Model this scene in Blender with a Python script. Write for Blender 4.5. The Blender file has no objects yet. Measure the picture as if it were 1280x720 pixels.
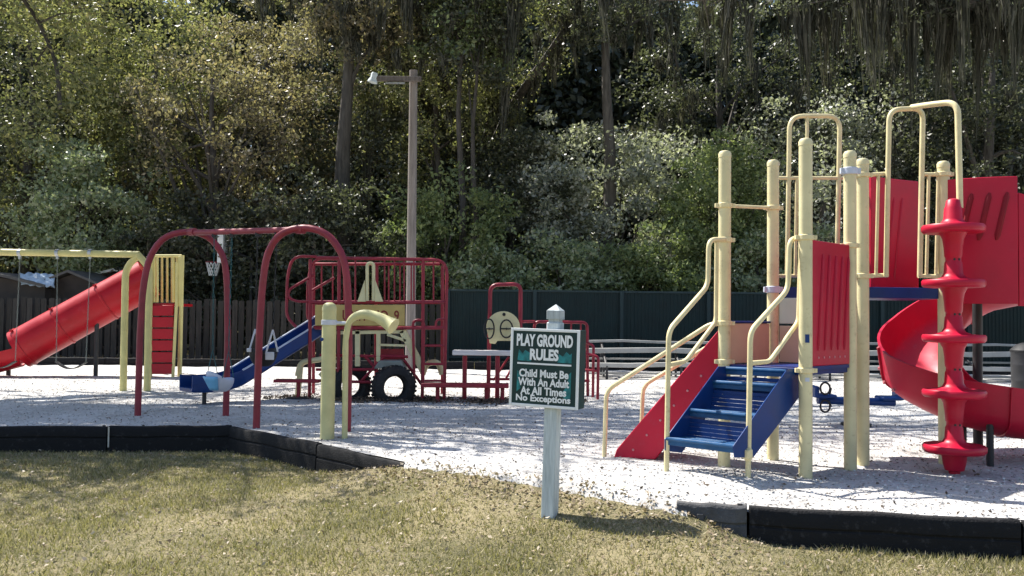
import bpy, math, random
import numpy as np
from mathutils import Vector, Matrix

random.seed(7)
rng = np.random.default_rng(11)
R = math.radians
sc = bpy.context.scene
COL = sc.collection

# ------------------------------------------------------------------ camera
FPX, W0, H0 = 1108.0, 1280.0, 720.0
EYE = Vector((0, 0, 1.45))
PITCH = math.atan(35 / FPX)
ROLL = R(0.6)
CAMROT = Matrix.Rotation(R(90) + PITCH, 3, 'X') @ Matrix.Rotation(ROLL, 3, 'Z')
cd = bpy.data.cameras.new('camera')
cd.sensor_width = 36
cd.lens = 36 * FPX / W0
cd.clip_start = 0.05
cd.clip_end = 2000
cam = bpy.data.objects.new('camera', cd)
COL.objects.link(cam)
cam.matrix_world = Matrix.Translation(EYE) @ CAMROT.to_4x4()
sc.camera = cam

# ------------------------------------------------------------------ light
SUN_EL, SUN_AZ = R(55), R(-53)          # azimuth clockwise from +Y
world = bpy.data.worlds.new('World')
sc.world = world
world.use_nodes = True
wn = world.node_tree
bg = wn.nodes['Background']
sky = wn.nodes.new('ShaderNodeTexSky')
sky.sky_type = 'NISHITA'
sky.sun_disc = False
sky.sun_elevation = SUN_EL
sky.sun_rotation = SUN_AZ
wn.links.new(sky.outputs[0], bg.inputs[0])
bg.inputs[1].default_value = 0.10
sl = bpy.data.lights.new('sun', 'SUN')
sl.energy = 5.0
sl.angle = R(0.5)
sl.color = (1.0, 0.95, 0.87)
sun = bpy.data.objects.new('sun', sl)
COL.objects.link(sun)
sdir = Vector((math.sin(SUN_AZ) * math.cos(SUN_EL), math.cos(SUN_AZ) * math.cos(SUN_EL), math.sin(SUN_EL)))
sun.rotation_euler = sdir.to_track_quat('Z', 'Y').to_euler()
sun.location = (-20, 20, 30)
sc.view_settings.view_transform = 'Standard'
sc.view_settings.look = 'None'
sc.view_settings.gamma = 1
sc.view_settings.exposure = 1.1
sc.render.engine = 'CYCLES'
sc.cycles.max_bounces = 8
sc.cycles.transparent_max_bounces = 8
sc.cycles.use_denoising = True


# ------------------------------------------------------------------ photo pixel -> place
def ray(px, py):
    return CAMROT @ Vector(((px - W0 / 2) / FPX, (H0 / 2 - py) / FPX, -1))


def P(px, py, Y):
    d = ray(px, py)
    return EYE + d * (Y / d.y)


def G(px, py, z=0.0):
    d = ray(px, py)
    return EYE + d * ((z - EYE.z) / d.z)


def V(px, py, a, b):
    """point where the view ray meets the vertical plane through a and b"""
    d = ray(px, py)
    n = Vector((b.y - a.y, -(b.x - a.x), 0))
    return EYE + d * (((a - EYE).dot(n)) / d.dot(n))


# ------------------------------------------------------------------ materials
def newmat(name):
    m = bpy.data.materials.new(name)
    m.use_nodes = True
    return m, m.node_tree, m.node_tree.nodes['Principled BSDF']


def paint(name, col, rough=0.4, var=0.12, scale=6.0, bump=0.02, bscale=60.0, metal=0.0, wear=None, wear_amt=0.5, coat=0.0):
    m, nt, b = newmat(name)
    b.inputs['Specular IOR Level'].default_value = 0.5 if metal else 0.3
    N, L = nt.nodes, nt.links
    tc = N.new('ShaderNodeTexCoord')
    n1 = N.new('ShaderNodeTexNoise')
    n1.inputs['Scale'].default_value = scale
    n1.inputs['Detail'].default_value = 6
    L.new(tc.outputs['Object'], n1.inputs['Vector'])
    r = N.new('ShaderNodeValToRGB')
    r.color_ramp.elements[0].position = 0.3
    r.color_ramp.elements[1].position = 0.7
    r.color_ramp.elements[0].color = (*[c * (1 - var) for c in col], 1)
    r.color_ramp.elements[1].color = (*[min(1, c * (1 + var)) for c in col], 1)
    L.new(n1.outputs['Fac'], r.inputs[0])
    last = r.outputs[0]
    if wear:
        n3 = N.new('ShaderNodeTexNoise')
        n3.inputs['Scale'].default_value = scale * 3.1
        n3.inputs['Detail'].default_value = 10
        n3.inputs['Roughness'].default_value = 0.7
        L.new(tc.outputs['Object'], n3.inputs['Vector'])
        r3 = N.new('ShaderNodeValToRGB')
        r3.color_ramp.elements[0].position = 0.56
        r3.color_ramp.elements[1].position = 0.72
        r3.color_ramp.elements[1].color = (wear_amt,) * 3 + (1,)
        L.new(n3.outputs['Fac'], r3.inputs[0])
        mx = N.new('ShaderNodeMixRGB')
        mx.inputs[2].default_value = (*wear, 1)
        L.new(r3.outputs[0], mx.inputs[0])
        L.new(last, mx.inputs[1])
        last = mx.outputs[0]
    L.new(last, b.inputs['Base Color'])
    rr = N.new('ShaderNodeMapRange')
    rr.inputs['To Min'].default_value = max(0.05, rough - 0.12)
    rr.inputs['To Max'].default_value = min(1, rough + 0.15)
    L.new(n1.outputs['Fac'], rr.inputs['Value'])
    L.new(rr.outputs[0], b.inputs['Roughness'])
    b.inputs['Metallic'].default_value = metal
    b.inputs['Coat Weight'].default_value = coat
    if bump:
        n2 = N.new('ShaderNodeTexNoise')
        n2.inputs['Scale'].default_value = bscale
        n2.inputs['Detail'].default_value = 4
        L.new(tc.outputs['Object'], n2.inputs['Vector'])
        bp = N.new('ShaderNodeBump')
        bp.inputs['Strength'].default_value = min(1, bump * 10)
        bp.inputs['Distance'].default_value = bump * 0.1
        L.new(n2.outputs['Fac'], bp.inputs['Height'])
        L.new(bp.outputs[0], b.inputs['Normal'])
    return m


def wood(name, c1, c2, stretch=(14, 14, 0.9), rough=0.8, bump=0.3):
    m, nt, b = newmat(name)
    N, L = nt.nodes, nt.links
    tc = N.new('ShaderNodeTexCoord')
    mp = N.new('ShaderNodeMapping')
    mp.inputs['Scale'].default_value = stretch
    L.new(tc.outputs['Object'], mp.inputs[0])
    oi = N.new('ShaderNodeObjectInfo')
    vm = N.new('ShaderNodeVectorMath')
    L.new(mp.outputs[0], vm.inputs[0])
    L.new(oi.outputs['Random'], vm.inputs[1])
    n = N.new('ShaderNodeTexNoise')
    n.inputs['Scale'].default_value = 1.6
    n.inputs['Detail'].default_value = 8
    n.inputs['Roughness'].default_value = 0.65
    L.new(vm.outputs[0], n.inputs['Vector'])
    r = N.new('ShaderNodeValToRGB')
    r.color_ramp.elements[0].position = 0.32
    r.color_ramp.elements[1].position = 0.68
    r.color_ramp.elements[0].color = (*c1, 1)
    r.color_ramp.elements[1].color = (*c2, 1)
    L.new(n.outputs['Fac'], r.inputs[0])
    hs = N.new('ShaderNodeHueSaturation')
    mr = N.new('ShaderNodeMapRange')
    mr.inputs['To Min'].default_value = 0.72
    mr.inputs['To Max'].default_value = 1.3
    L.new(oi.outputs['Random'], mr.inputs['Value'])
    L.new(mr.outputs[0], hs.inputs['Value'])
    L.new(r.outputs[0], hs.inputs['Color'])
    L.new(hs.outputs[0], b.inputs['Base Color'])
    b.inputs['Roughness'].default_value = rough
    bp = N.new('ShaderNodeBump')
    bp.inputs['Strength'].default_value = bump
    bp.inputs['Distance'].default_value = 0.02
    L.new(n.outputs['Fac'], bp.inputs['Height'])
    L.new(bp.outputs[0], b.inputs['Normal'])
    return m


def islands(name, cols, rough=0.5, transl=0.35, spec=0.4, tcol_gain=1.6):
    """leaf / blade / chip material: one random colour for each separate piece"""
    m, nt, b = newmat(name)
    N, L = nt.nodes, nt.links
    g = N.new('ShaderNodeNewGeometry')
    r = N.new('ShaderNodeValToRGB')
    cr = r.color_ramp
    cr.interpolation = 'LINEAR'
    while len(cr.elements) < len(cols):
        cr.elements.new(0.5)
    for i, c in enumerate(cols):
        cr.elements[i].position = i / (len(cols) - 1)
        cr.elements[i].color = (*c, 1)
    L.new(g.outputs['Random Per Island'], r.inputs[0])
    L.new(r.outputs[0], b.inputs['Base Color'])
    b.inputs['Roughness'].default_value = rough
    b.inputs['Specular IOR Level'].default_value = spec
    if transl > 0:
        t = N.new('ShaderNodeBsdfTranslucent')
        mx = N.new('ShaderNodeMixRGB')
        mx.blend_type = 'MULTIPLY'
        mx.inputs[0].default_value = 1
        mx.inputs[2].default_value = (tcol_gain, tcol_gain * 1.08, tcol_gain * 0.6, 1)
        L.new(r.outputs[0], mx.inputs[1])
        L.new(mx.outputs[0], t.inputs['Color'])
        ms = N.new('ShaderNodeMixShader')
        ms.inputs[0].default_value = transl
        out = N['Material Output']
        L.new(b.outputs[0], ms.inputs[1])
        L.new(t.outputs[0], ms.inputs[2])
        L.new(ms.outputs[0], out.inputs['Surface'])
    return m


def ground_mat(name, cols, scale=1.2, fine=40.0, bump=0.5, rough=0.95, dist=0.02):
    m, nt, b = newmat(name)
    N, L = nt.nodes, nt.links
    tc = N.new('ShaderNodeTexCoord')
    n1 = N.new('ShaderNodeTexNoise')
    n1.inputs['Scale'].default_value = scale
    n1.inputs['Detail'].default_value = 10
    n1.inputs['Roughness'].default_value = 0.7
    n2 = N.new('ShaderNodeTexNoise')
    n2.inputs['Scale'].default_value = fine
    n2.inputs['Detail'].default_value = 6
    n2.inputs['Roughness'].default_value = 0.75
    L.new(tc.outputs['Object'], n1.inputs['Vector'])
    L.new(tc.outputs['Object'], n2.inputs['Vector'])
    ad = N.new('ShaderNodeMath')
    ad.operation = 'ADD'
    L.new(n1.outputs['Fac'], ad.inputs[0])
    L.new(n2.outputs['Fac'], ad.inputs[1])
    hf = N.new('ShaderNodeMath')
    hf.operation = 'MULTIPLY'
    hf.inputs[1].default_value = 0.5
    L.new(ad.outputs[0], hf.inputs[0])
    r = N.new('ShaderNodeValToRGB')
    cr = r.color_ramp
    while len(cr.elements) < len(cols):
        cr.elements.new(0.5)
    for i, c in enumerate(cols):
        cr.elements[i].position = 0.34 + 0.32 * i / (len(cols) - 1)
        cr.elements[i].color = (*c, 1)
    L.new(hf.outputs[0], r.inputs[0])
    L.new(r.outputs[0], b.inputs['Base Color'])
    b.inputs['Roughness'].default_value = rough
    b.inputs['Specular IOR Level'].default_value = 0.2
    bp = N.new('ShaderNodeBump')
    bp.inputs['Strength'].default_value = bump
    bp.inputs['Distance'].default_value = dist
    L.new(n2.outputs['Fac'], bp.inputs['Height'])
    L.new(bp.outputs[0], b.inputs['Normal'])
    return m


CREAM = paint('cream_paint', (0.66, 0.59, 0.35), 0.42, 0.10, 4, 0.01, 80, wear=(0.40, 0.33, 0.18), wear_amt=0.75)
CREAM2 = paint('cream_rail_paint', (0.68, 0.59, 0.34), 0.38, 0.12, 6, 0.01, 90, wear=(0.40, 0.30, 0.14), wear_amt=0.55)
YELLOW = paint('swing_yellow', (0.64, 0.56, 0.23), 0.45, 0.12, 3, 0.01, 60, wear=(0.45, 0.36, 0.15), wear_amt=0.5)
PALEYEL = paint('pale_yellow_post', (0.56, 0.53, 0.27), 0.5, 0.12, 5, 0.02, 60, wear=(0.40, 0.38, 0.20), wear_amt=0.6)
REDP = paint('red_plastic', (0.43, 0.006, 0.032), 0.4, 0.12, 3, 0.015, 70, wear=(0.42, 0.04, 0.07), wear_amt=0.45)
REDP2 = paint('tube_red_plastic', (0.38, 0.006, 0.014), 0.36, 0.14, 2, 0.02, 40, wear=(0.45, 0.05, 0.06), wear_amt=0.4)
REDM = paint('red_metal', (0.235, 0.030, 0.046), 0.42, 0.2, 5, 0.02, 70, wear=(0.22, 0.06, 0.06), wear_amt=0.6)
REDT = paint('truck_red_metal', (0.265, 0.022, 0.038), 0.42, 0.2, 6, 0.02, 70, wear=(0.25, 0.08, 0.07), wear_amt=0.6)
BLUE = paint('blue_plastic', (0.005, 0.036, 0.16), 0.35, 0.15, 4, 0.01, 60, wear=(0.03, 0.07, 0.2), wear_amt=0.35)
BLUES = paint('blue_step_coating', (0.012, 0.075, 0.19), 0.4, 0.2, 8, 0.04, 120, wear=(0.08, 0.15, 0.24), wear_amt=0.5)
BLUED = paint('dark_blue', (0.006, 0.025, 0.14), 0.45, 0.2, 5, 0.01, 60)
TAN = paint('tan_plastic', (0.56, 0.44, 0.29), 0.5, 0.08, 3, 0.01, 60)
PALEG = paint('pale_green_plastic', (0.52, 0.58, 0.46), 0.4, 0.08, 3, 0.01, 60)
BLACKP = paint('black_plastic', (0.018, 0.018, 0.02), 0.55, 0.3, 6, 0.04, 90, wear=(0.06, 0.06, 0.065), wear_amt=0.5)
TIMBER = paint('weathered_black_timber', (0.007, 0.007, 0.008), 0.8, 0.35, 5, 0.08, 60, wear=(0.06, 0.058, 0.06), wear_amt=0.7)
TIMBERG = paint('weathered_sunlit_timber', (0.07, 0.07, 0.072), 0.75, 0.35, 9, 0.08, 60, wear=(0.16, 0.155, 0.15), wear_amt=0.7)  # kerb black lightened for weathering, with the sunlit look painted in
RUBBER = paint('tyre_rubber', (0.02, 0.02, 0.021), 0.75, 0.3, 7, 0.05, 60, wear=(0.10, 0.09, 0.08), wear_amt=0.7)
STEEL = paint('galvanised_steel', (0.45, 0.46, 0.47), 0.4, 0.12, 9, 0.01, 80, metal=0.7)
ALU = paint('aluminium_plank', (0.32, 0.32, 0.31), 0.5, 0.12, 4, 0.02, 60, metal=0.2, wear=(0.35, 0.34, 0.30), wear_amt=0.6)
DARKM = paint('dark_metal', (0.03, 0.03, 0.033), 0.5, 0.2, 6, 0.01, 60)
BOLTM = paint('pale_bolt', (0.52, 0.20, 0.22), 0.4, 0.1, 9, 0.0)
SIGNG = paint('sign_dark_green', (0.010, 0.036, 0.034), 0.5, 0.2, 6, 0.01, 60)
SIGNSIDE = paint('sign_side_green', (0.008, 0.04, 0.04), 0.6, 0.3, 8, 0.03, 60)
TEAL = paint('sign_teal_print', (0.02, 0.17, 0.18), 0.5, 0.5, 22, 0.0)
WHITEP = paint('white_sign_paint', (0.80, 0.82, 0.82), 0.5, 0.05, 8, 0.01, 60)
GREYPOST = wood('grey_painted_post', (0.36, 0.41, 0.42), (0.60, 0.66, 0.67), (30, 30, 2.5), 0.7, 0.3)
STRAP = paint('grey_strap', (0.55, 0.57, 0.62), 0.6, 0.1, 8, 0.0)
LBLUE = paint('light_blue_plastic', (0.16, 0.42, 0.68), 0.4, 0.1, 6, 0.0)
PALEB = paint('pale_grey_blue_plastic', (0.50, 0.54, 0.64), 0.4, 0.1, 6, 0.0)
TEALCH = paint('teal_chain_cover', (0.02, 0.10, 0.11), 0.5, 0.2, 9, 0.0)
PLANKW = wood('pale_plank', (0.45, 0.42, 0.40), (0.68, 0.65, 0.62), (1.2, 20, 20))
LETTER = paint('dark_red_letter', (0.20, 0.03, 0.02), 0.5, 0.1, 9, 0.0)
TRUCKY = paint('truck_yellow_panel', (0.50, 0.36, 0.12), 0.5, 0.12, 5, 0.01, 60)
TRUCKC = paint('truck_cream', (0.66, 0.60, 0.34), 0.5, 0.12, 5, 0.01, 60)
GREYG = paint('grey_hood', (0.20, 0.22, 0.20), 0.5, 0.15, 5, 0.01, 60)
FWOOD = wood('fence_boards', (0.022, 0.020, 0.018), (0.058, 0.051, 0.045), (12, 12, 1.0), 0.85, 0.4)
GREENW = paint('dark_green_sheet', (0.008, 0.022, 0.024), 0.6, 0.25, 2, 0.02, 40, wear=(0.02, 0.04, 0.04), wear_amt=0.4)
GREENP = paint('green_wall_post', (0.02, 0.038, 0.042), 0.55, 0.2, 4, 0.01, 50)
POLEW = wood('utility_pole_wood', (0.12, 0.103, 0.095), (0.24, 0.21, 0.195), (10, 10, 0.7), 0.85, 0.5)
SHEDW = paint('shed_wall', (0.060, 0.050, 0.044), 0.8, 0.2, 3, 0.03, 30)
SHEDR = paint('shed_roof', (0.105, 0.098, 0.092), 0.8, 0.25, 4, 0.05, 30)
TARP = paint('blue_white_tarp', (0.42, 0.52, 0.62), 0.4, 0.35, 3, 0.08, 6, wear=(0.12, 0.20, 0.30), wear_amt=0.9)
WROOF = paint('white_metal_roof', (0.78, 0.78, 0.76), 0.5, 0.05, 3, 0.01, 30)
BARK = wood('bark', (0.040, 0.034, 0.028), (0.13, 0.115, 0.10), (7, 7, 1.2), 0.95, 0.8)
BARKP = wood('pale_bark', (0.05, 0.044, 0.038), (0.15, 0.135, 0.115), (7, 7, 1.0), 0.95, 0.7)

LEAF_Y = islands('leaf_yellow_green', [(0.085, 0.095, 0.048), (0.191, 0.202, 0.097), (0.289, 0.268, 0.139), (0.118, 0.139, 0.067)], 0.5, 0.34, 0.25)
LEAF_P = islands('leaf_pale_green', [(0.129, 0.159, 0.098), (0.313, 0.365, 0.238), (0.242, 0.289, 0.169), (0.420, 0.420, 0.338)], 0.42, 0.34, 0.5)
LEAF_B = islands('leaf_brown', [(0.105, 0.093, 0.069), (0.251, 0.216, 0.153), (0.172, 0.161, 0.109), (0.323, 0.254, 0.162)], 0.5, 0.34, 0.25)
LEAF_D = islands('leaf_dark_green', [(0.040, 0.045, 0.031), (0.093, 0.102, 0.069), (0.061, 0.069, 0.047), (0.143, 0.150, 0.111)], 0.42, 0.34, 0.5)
LEAF_G = islands('leaf_fresh_green', [(0.091, 0.120, 0.056), (0.189, 0.235, 0.108), (0.254, 0.289, 0.151), (0.116, 0.145, 0.070)], 0.5, 0.34, 0.25)
LEAF_S = islands('leaf_silver', [(0.094, 0.100, 0.079), (0.312, 0.328, 0.276), (0.420, 0.420, 0.408), (0.191, 0.210, 0.155)], 0.40, 0.36, 0.55)
MOSS = islands('spanish_moss', [(0.043, 0.043, 0.035), (0.093, 0.093, 0.074), (0.142, 0.135, 0.110)], 0.9, 0.25, 0.1, 1.2)
GRASSM = islands('dry_grass', [(0.090, 0.094, 0.036), (0.25, 0.225, 0.11), (0.41, 0.355, 0.22), (0.19, 0.185, 0.075), (0.50, 0.43, 0.31)], 0.6, 0.3, 0.2, 1.2)
LITTER = islands('leaf_litter', [(0.16, 0.11, 0.065), (0.32, 0.25, 0.165), (0.22, 0.17, 0.11), (0.46, 0.39, 0.30)], 0.55, 0.15, 0.4, 1.2)
CHIPS = islands('pale_chips', [(0.24, 0.215, 0.19), (0.55, 0.54, 0.52), (0.62, 0.61, 0.595), (0.42, 0.40, 0.375)], 0.8, 0.0, 0.2)
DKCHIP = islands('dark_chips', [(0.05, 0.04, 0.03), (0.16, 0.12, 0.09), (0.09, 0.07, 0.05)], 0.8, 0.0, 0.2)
LAWN = ground_mat('lawn_soil', [(0.06, 0.055, 0.03), (0.13, 0.12, 0.06), (0.33, 0.275, 0.165), (0.21, 0.20, 0.09)], 0.9, 60, 1.0)
GRAVEL = ground_mat('pale_gravel', [(0.19, 0.175, 0.16), (0.42, 0.405, 0.385), (0.56, 0.55, 0.535), (0.62, 0.61, 0.595)], 0.7, 22, 0.7, dist=0.03)


# ------------------------------------------------------------------ mesh building
def smoothpath(pts, r=0.1, n=6):
    """round the corners of a polyline"""
    pts = [Vector(p) for p in pts]
    out = [pts[0]]
    for i in range(1, len(pts) - 1):
        a, b, c = pts[i - 1], pts[i], pts[i + 1]
        d1, d2 = (a - b), (c - b)
        rr = min(r, d1.length * 0.48, d2.length * 0.48)
        p, q = b + d1.normalized() * rr, b + d2.normalized() * rr
        for k in range(n + 1):
            t = k / n
            out.append(p * (1 - t) ** 2 + b * (2 * t * (1 - t)) + q * t ** 2)
    out.append(pts[-1])
    return out


class MB:
    def __init__(self):
        self.v, self.f = [], []

    def add(self, vs, fs):
        o = len(self.v)
        self.v += [Vector(p) for p in vs]
        self.f += [tuple(i + o for i in f) for f in fs]
        return self

    def box(self, c, size, rot=None, z=0.0):
        M = rot if rot is not None else Matrix.Rotation(z, 3, 'Z')
        c = Vector(c)
        h = Vector(size) / 2
        vs = [c + M @ Vector((sx * h.x, sy * h.y, s * h.z)) for s in (-1, 1) for sx, sy in ((-1, -1), (1, -1), (1, 1), (-1, 1))]
        return self.add(vs, [(3, 2, 1, 0), (4, 5, 6, 7), (0, 1, 5, 4), (1, 2, 6, 5), (2, 3, 7, 6), (3, 0, 4, 7)])

    def prism(self, poly, ext):
        """polygon of 3-D points pushed along ext (centred)"""
        ext = Vector(ext)
        n = len(poly)
        a = [Vector(p) - ext / 2 for p in poly]
        b = [Vector(p) + ext / 2 for p in poly]
        fs = [tuple(range(n - 1, -1, -1)), tuple(range(n, 2 * n))]
        fs += [(i, (i + 1) % n, n + (i + 1) % n, n + i) for i in range(n)]
        return self.add(a + b, fs)

    def tube(self, pts, r, seg=10, cap=True, closed=False):
        pts = [Vector(p) for p in pts]
        n = len(pts)
        rs = r if isinstance(r, (list, tuple)) else [r] * n
        T = []
        for i in range(n):
            if closed:
                t = pts[(i + 1) % n] - pts[i - 1]
            else:
                t = pts[min(i + 1, n - 1)] - pts[max(i - 1, 0)]
            if t.length < 1e-9:
                t = Vector((0, 0, 1))
            T.append(t.normalized())
        up = Vector((0, 0, 1)) if abs(T[0].z) < 0.9 else Vector((1, 0, 0))
        nrm = (up - T[0] * up.dot(T[0])).normalized()
        vs = []
        for i in range(n):
            nrm = (nrm - T[i] * nrm.dot(T[i]))
            nrm = nrm.normalized() if nrm.length > 1e-6 else T[i].orthogonal().normalized()
            bn = T[i].cross(nrm)
            for k in range(seg):
                a = 2 * math.pi * k / seg
                vs.append(pts[i] + nrm * (math.cos(a) * rs[i]) + bn * (math.sin(a) * rs[i]))
        fs = []
        m = n if closed else n - 1
        for i in range(m):
            j = (i + 1) % n
            for k in range(seg):
                l = (k + 1) % seg
                fs.append((i * seg + k, i * seg + l, j * seg + l, j * seg + k))
        if cap and not closed:
            fs.append(tuple(range(seg - 1, -1, -1)))
            fs.append(tuple(range((n - 1) * seg, n * seg)))
        return self.add(vs, fs)

    def lathe(self, prof, o, axis=(0, 0, 1), seg=24):
        """prof: (radius, height) pairs along axis from o"""
        o = Vector(o)
        ax = Vector(axis).normalized()
        q = Vector((0, 0, 1)).rotation_difference(ax).to_matrix()
        vs, fs = [], []
        for r, h in prof:
            for k in range(seg):
                a = 2 * math.pi * k / seg
                vs.append(o + q @ Vector((r * math.cos(a), r * math.sin(a), h)))
        n = len(prof)
        for i in range(n - 1):
            for k in range(seg):
                l = (k + 1) % seg
                fs.append((i * seg + k, i * seg + l, (i + 1) * seg + l, (i + 1) * seg + k))
        if prof[0][0] > 1e-4 and prof[0] != prof[-1]:
            fs.append(tuple(range(seg - 1, -1, -1)))
        if prof[-1][0] > 1e-4 and prof[0] != prof[-1]:
            fs.append(tuple(range((n - 1) * seg, n * seg)))
        return self.add(vs, fs)

    def sweep(self, profile, path, sides, ups):
        """closed 2-D profile (side, up) carried along a path"""
        m = len(profile)
        vs = []
        for p, s, u in zip(path, sides, ups):
            for a, b in profile:
                vs.append(Vector(p) + Vector(s) * a + Vector(u) * b)
        n = len(path)
        fs = []
        for i in range(n - 1):
            for k in range(m):
                l = (k + 1) % m
                fs.append((i * m + k, i * m + l, (i + 1) * m + l, (i + 1) * m + k))
        fs.append(tuple(range(m - 1, -1, -1)))
        fs.append(tuple(range((n - 1) * m, n * m)))
        return self.add(vs, fs)

    def build(self, name, mat, parent=None, label=None, bevel=0.0, smooth=True, angle=40):
        me = bpy.data.meshes.new(name)
        c = sum(self.v, Vector()) / max(1, len(self.v))
        me.from_pydata([v - c for v in self.v], [], self.f)
        me.update()
        import bmesh
        bm = bmesh.new()
        bm.from_mesh(me)
        bmesh.ops.recalc_face_normals(bm, faces=bm.faces)
        bm.to_mesh(me)
        bm.free()
        return link(name, me, mat, c, parent, label, bevel, smooth, angle)


WORLDLOC = {}


def link(name, me, mat, c, parent=None, label=None, bevel=0.0, smooth=True, angle=40):
    me.materials.append(mat)
    if smooth:
        me.polygons.foreach_set('use_smooth', [True] * len(me.polygons))
        me.set_sharp_from_angle(angle=R(angle))
    o = bpy.data.objects.new(name, me)
    COL.objects.link(o)
    WORLDLOC[o.name] = Vector(c)
    if parent is not None:
        o.parent = parent
        o.location = Vector(c) - WORLDLOC[parent.name]
    else:
        o.location = c
    if bevel:
        b = o.modifiers.new('bevel', 'BEVEL')
        b.width = bevel
        b.segments = 2
        b.limit_method = 'ANGLE'
        b.angle_limit = R(40)
    if label:
        o['label'] = label
    return o


def thing(name, label, cat, loc, group=None):
    o = bpy.data.objects.new(name, None)
    COL.objects.link(o)
    o.empty_display_size = 0.2
    o.location = loc
    WORLDLOC[o.name] = Vector(loc)
    return tag(o, label, cat, group)


def tag(o, label, cat, group=None, kind=None):
    if label:
        o['label'] = label
    if cat:
        o['category'] = cat
    if group:
        o['group'] = group
    if kind:
        o['kind'] = kind
    return o


def copy_thing(o, delta, label=None, group=None):
    c = o.copy()
    COL.objects.link(c)
    c.location = o.location + Vector(delta)
    WORLDLOC[c.name] = Vector(c.location)
    if label:
        c['label'] = label
    if group:
        c['group'] = group
    for ch in list(o.children):
        d = ch.copy()
        COL.objects.link(d)
        d.parent = c
        for g in list(ch.children):
            e = g.copy()
            COL.objects.link(e)
            e.parent = d
    return c


def faces_mesh(name, verts, nper):
    """verts (N*nper,3) -> mesh of N separate faces, fast"""
    n = len(verts) // nper
    me = bpy.data.meshes.new(name)
    me.vertices.add(len(verts))
    me.vertices.foreach_set('co', np.ascontiguousarray(verts, dtype=np.float32).ravel())
    me.loops.add(len(verts))
    me.loops.foreach_set('vertex_index', np.arange(len(verts), dtype=np.int32))
    me.polygons.add(n)
    me.polygons.foreach_set('loop_start', np.arange(0, len(verts), nper, dtype=np.int32))
    me.update(calc_edges=True)
    return me


def unit(a):
    return a / np.maximum(np.linalg.norm(a, axis=-1, keepdims=True), 1e-9)


def leaf_quads(cent, size, wr=0.55, flat=0.0):
    """diamond leaves with random turn at each centre"""
    n = len(cent)
    s = size * rng.uniform(0.6, 1.4, (n, 1))
    a = rng.normal(size=(n, 3))
    if flat:
        a[:, 2] *= (1 - flat)
    a = unit(a)
    b = rng.normal(size=(n, 3))
    if flat:
        b[:, 2] *= (1 - flat)
    b = unit(b - a * np.sum(a * b, 1, keepdims=True))
    nn = np.cross(a, b)
    w = s * wr * 0.5
    bend = nn * s * 0.12
    v = np.empty((n, 4, 3))
    v[:, 0] = cent - a * s * 0.5
    v[:, 1] = cent + b * w - bend
    v[:, 2] = cent + a * s * 0.5
    v[:, 3] = cent - b * w - bend
    return v.reshape(-1, 3)


# ------------------------------------------------------------------ ground
KPX = [(-900, 536), (-160, 533), (136, 532.5), (290, 532), (400, 553), (530, 576), (690, 598), (845, 627), (935, 633), (1275, 650), (1620, 668), (2600, 700)]
KP = [G(px, py, 0.03) for px, py in KPX]
KX = np.array([p.x for p in KP])
KY = np.array([p.y for p in KP])


def sstep(a, b, x):
    t = np.clip((x - a) / (b - a), 0, 1)
    return t * t * (3 - 2 * t)


def kfront(x):
    return np.interp(x, KX, KY)


def lump(x, y, s=1.0):
    return (np.sin(1.7 * x * s + 0.6 * y) * np.cos(1.3 * y * s - 0.4 * x) + 0.6 * np.sin(3.9 * x * s - 2.2 * y * s + 1) + 0.4 * np.cos(6.1 * y * s + 3.3 * x * s)) / 2.0


def wmid(x):
    return sstep(KX[4] - 0.1, KX[5] - 0.05, x) * (1 - sstep(KX[7] - 0.12, KX[8] + 0.25, x))


def gz(x, y):
    """lawn height"""
    s = y - kfront(x)
    h = -0.29 + 0.04 * sstep(0.5, 2.0, x) + 0.27 * wmid(x) * np.exp(-np.maximum(0, -s) / 0.75) + 0.015 * lump(x, y, 0.9)
    h = h - 0.25 * sstep(0.05, 0.5, s)
    back = sstep(23.2, 24.1, y)
    return h * (1 - back) + back * (0.0 + 0.03 * lump(x, y, 0.5))


def vz(x, y):
    """gravel height"""
    z = 0.014 * lump(x, y, 1.2) + 0.012 * lump(x * 1.3 + 3, y * 1.3, 2.1) + 0.02 * lump(x * 0.4, y * 0.4, 1.0)
    z = z + 0.11 * np.exp(-(((x - 1.75) / 0.9) ** 2 + ((y - 7.75) / 0.55) ** 2))
    s = y - kfront(x)
    t = sstep(-0.02, 0.2, -s)
    return z * (1 - t) + (gz(x, y) - 0.05) * t


def grid(name, xs, ys, zf, mat, keep=None):
    X, Y = np.meshgrid(xs, ys)
    Z = zf(X, Y)
    nx, ny = len(xs), len(ys)
    v = np.stack([X, Y, Z], -1).reshape(-1, 3)
    idx = np.arange(nx * ny).reshape(ny, nx)
    q = np.stack([idx[:-1, :-1], idx[:-1, 1:], idx[1:, 1:], idx[1:, :-1]], -1).reshape(-1, 4)
    if keep is not None:
        cx = v[q].mean(1)
        q = q[keep(cx[:, 0], cx[:, 1])]
    me = bpy.data.meshes.new(name)
    me.from_pydata(v.tolist(), [], q.tolist())
    me.update()
    me.materials.append(mat)
    me.polygons.foreach_set('use_smooth', [True] * len(me.polygons))
    o = bpy.data.objects.new(name, me)
    COL.objects.link(o)
    return o


def axis_pts(a, fine, b, step, far, k=8):
    inner = np.arange(a, b + 1e-6, step)
    lo = a - np.geomspace(step, far, k)[::-1]
    hi = b + np.geomspace(step, far, k)
    return np.concatenate([lo, inner, hi])


ground = grid('ground', axis_pts(-9, 0, 9, 0.15, 500), axis_pts(2.5, 0, 13, 0.12, 500, 14), gz, LAWN)
ground['kind'] = 'structure'
ground['label'] = 'dry patchy lawn and earth around the playground'


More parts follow.
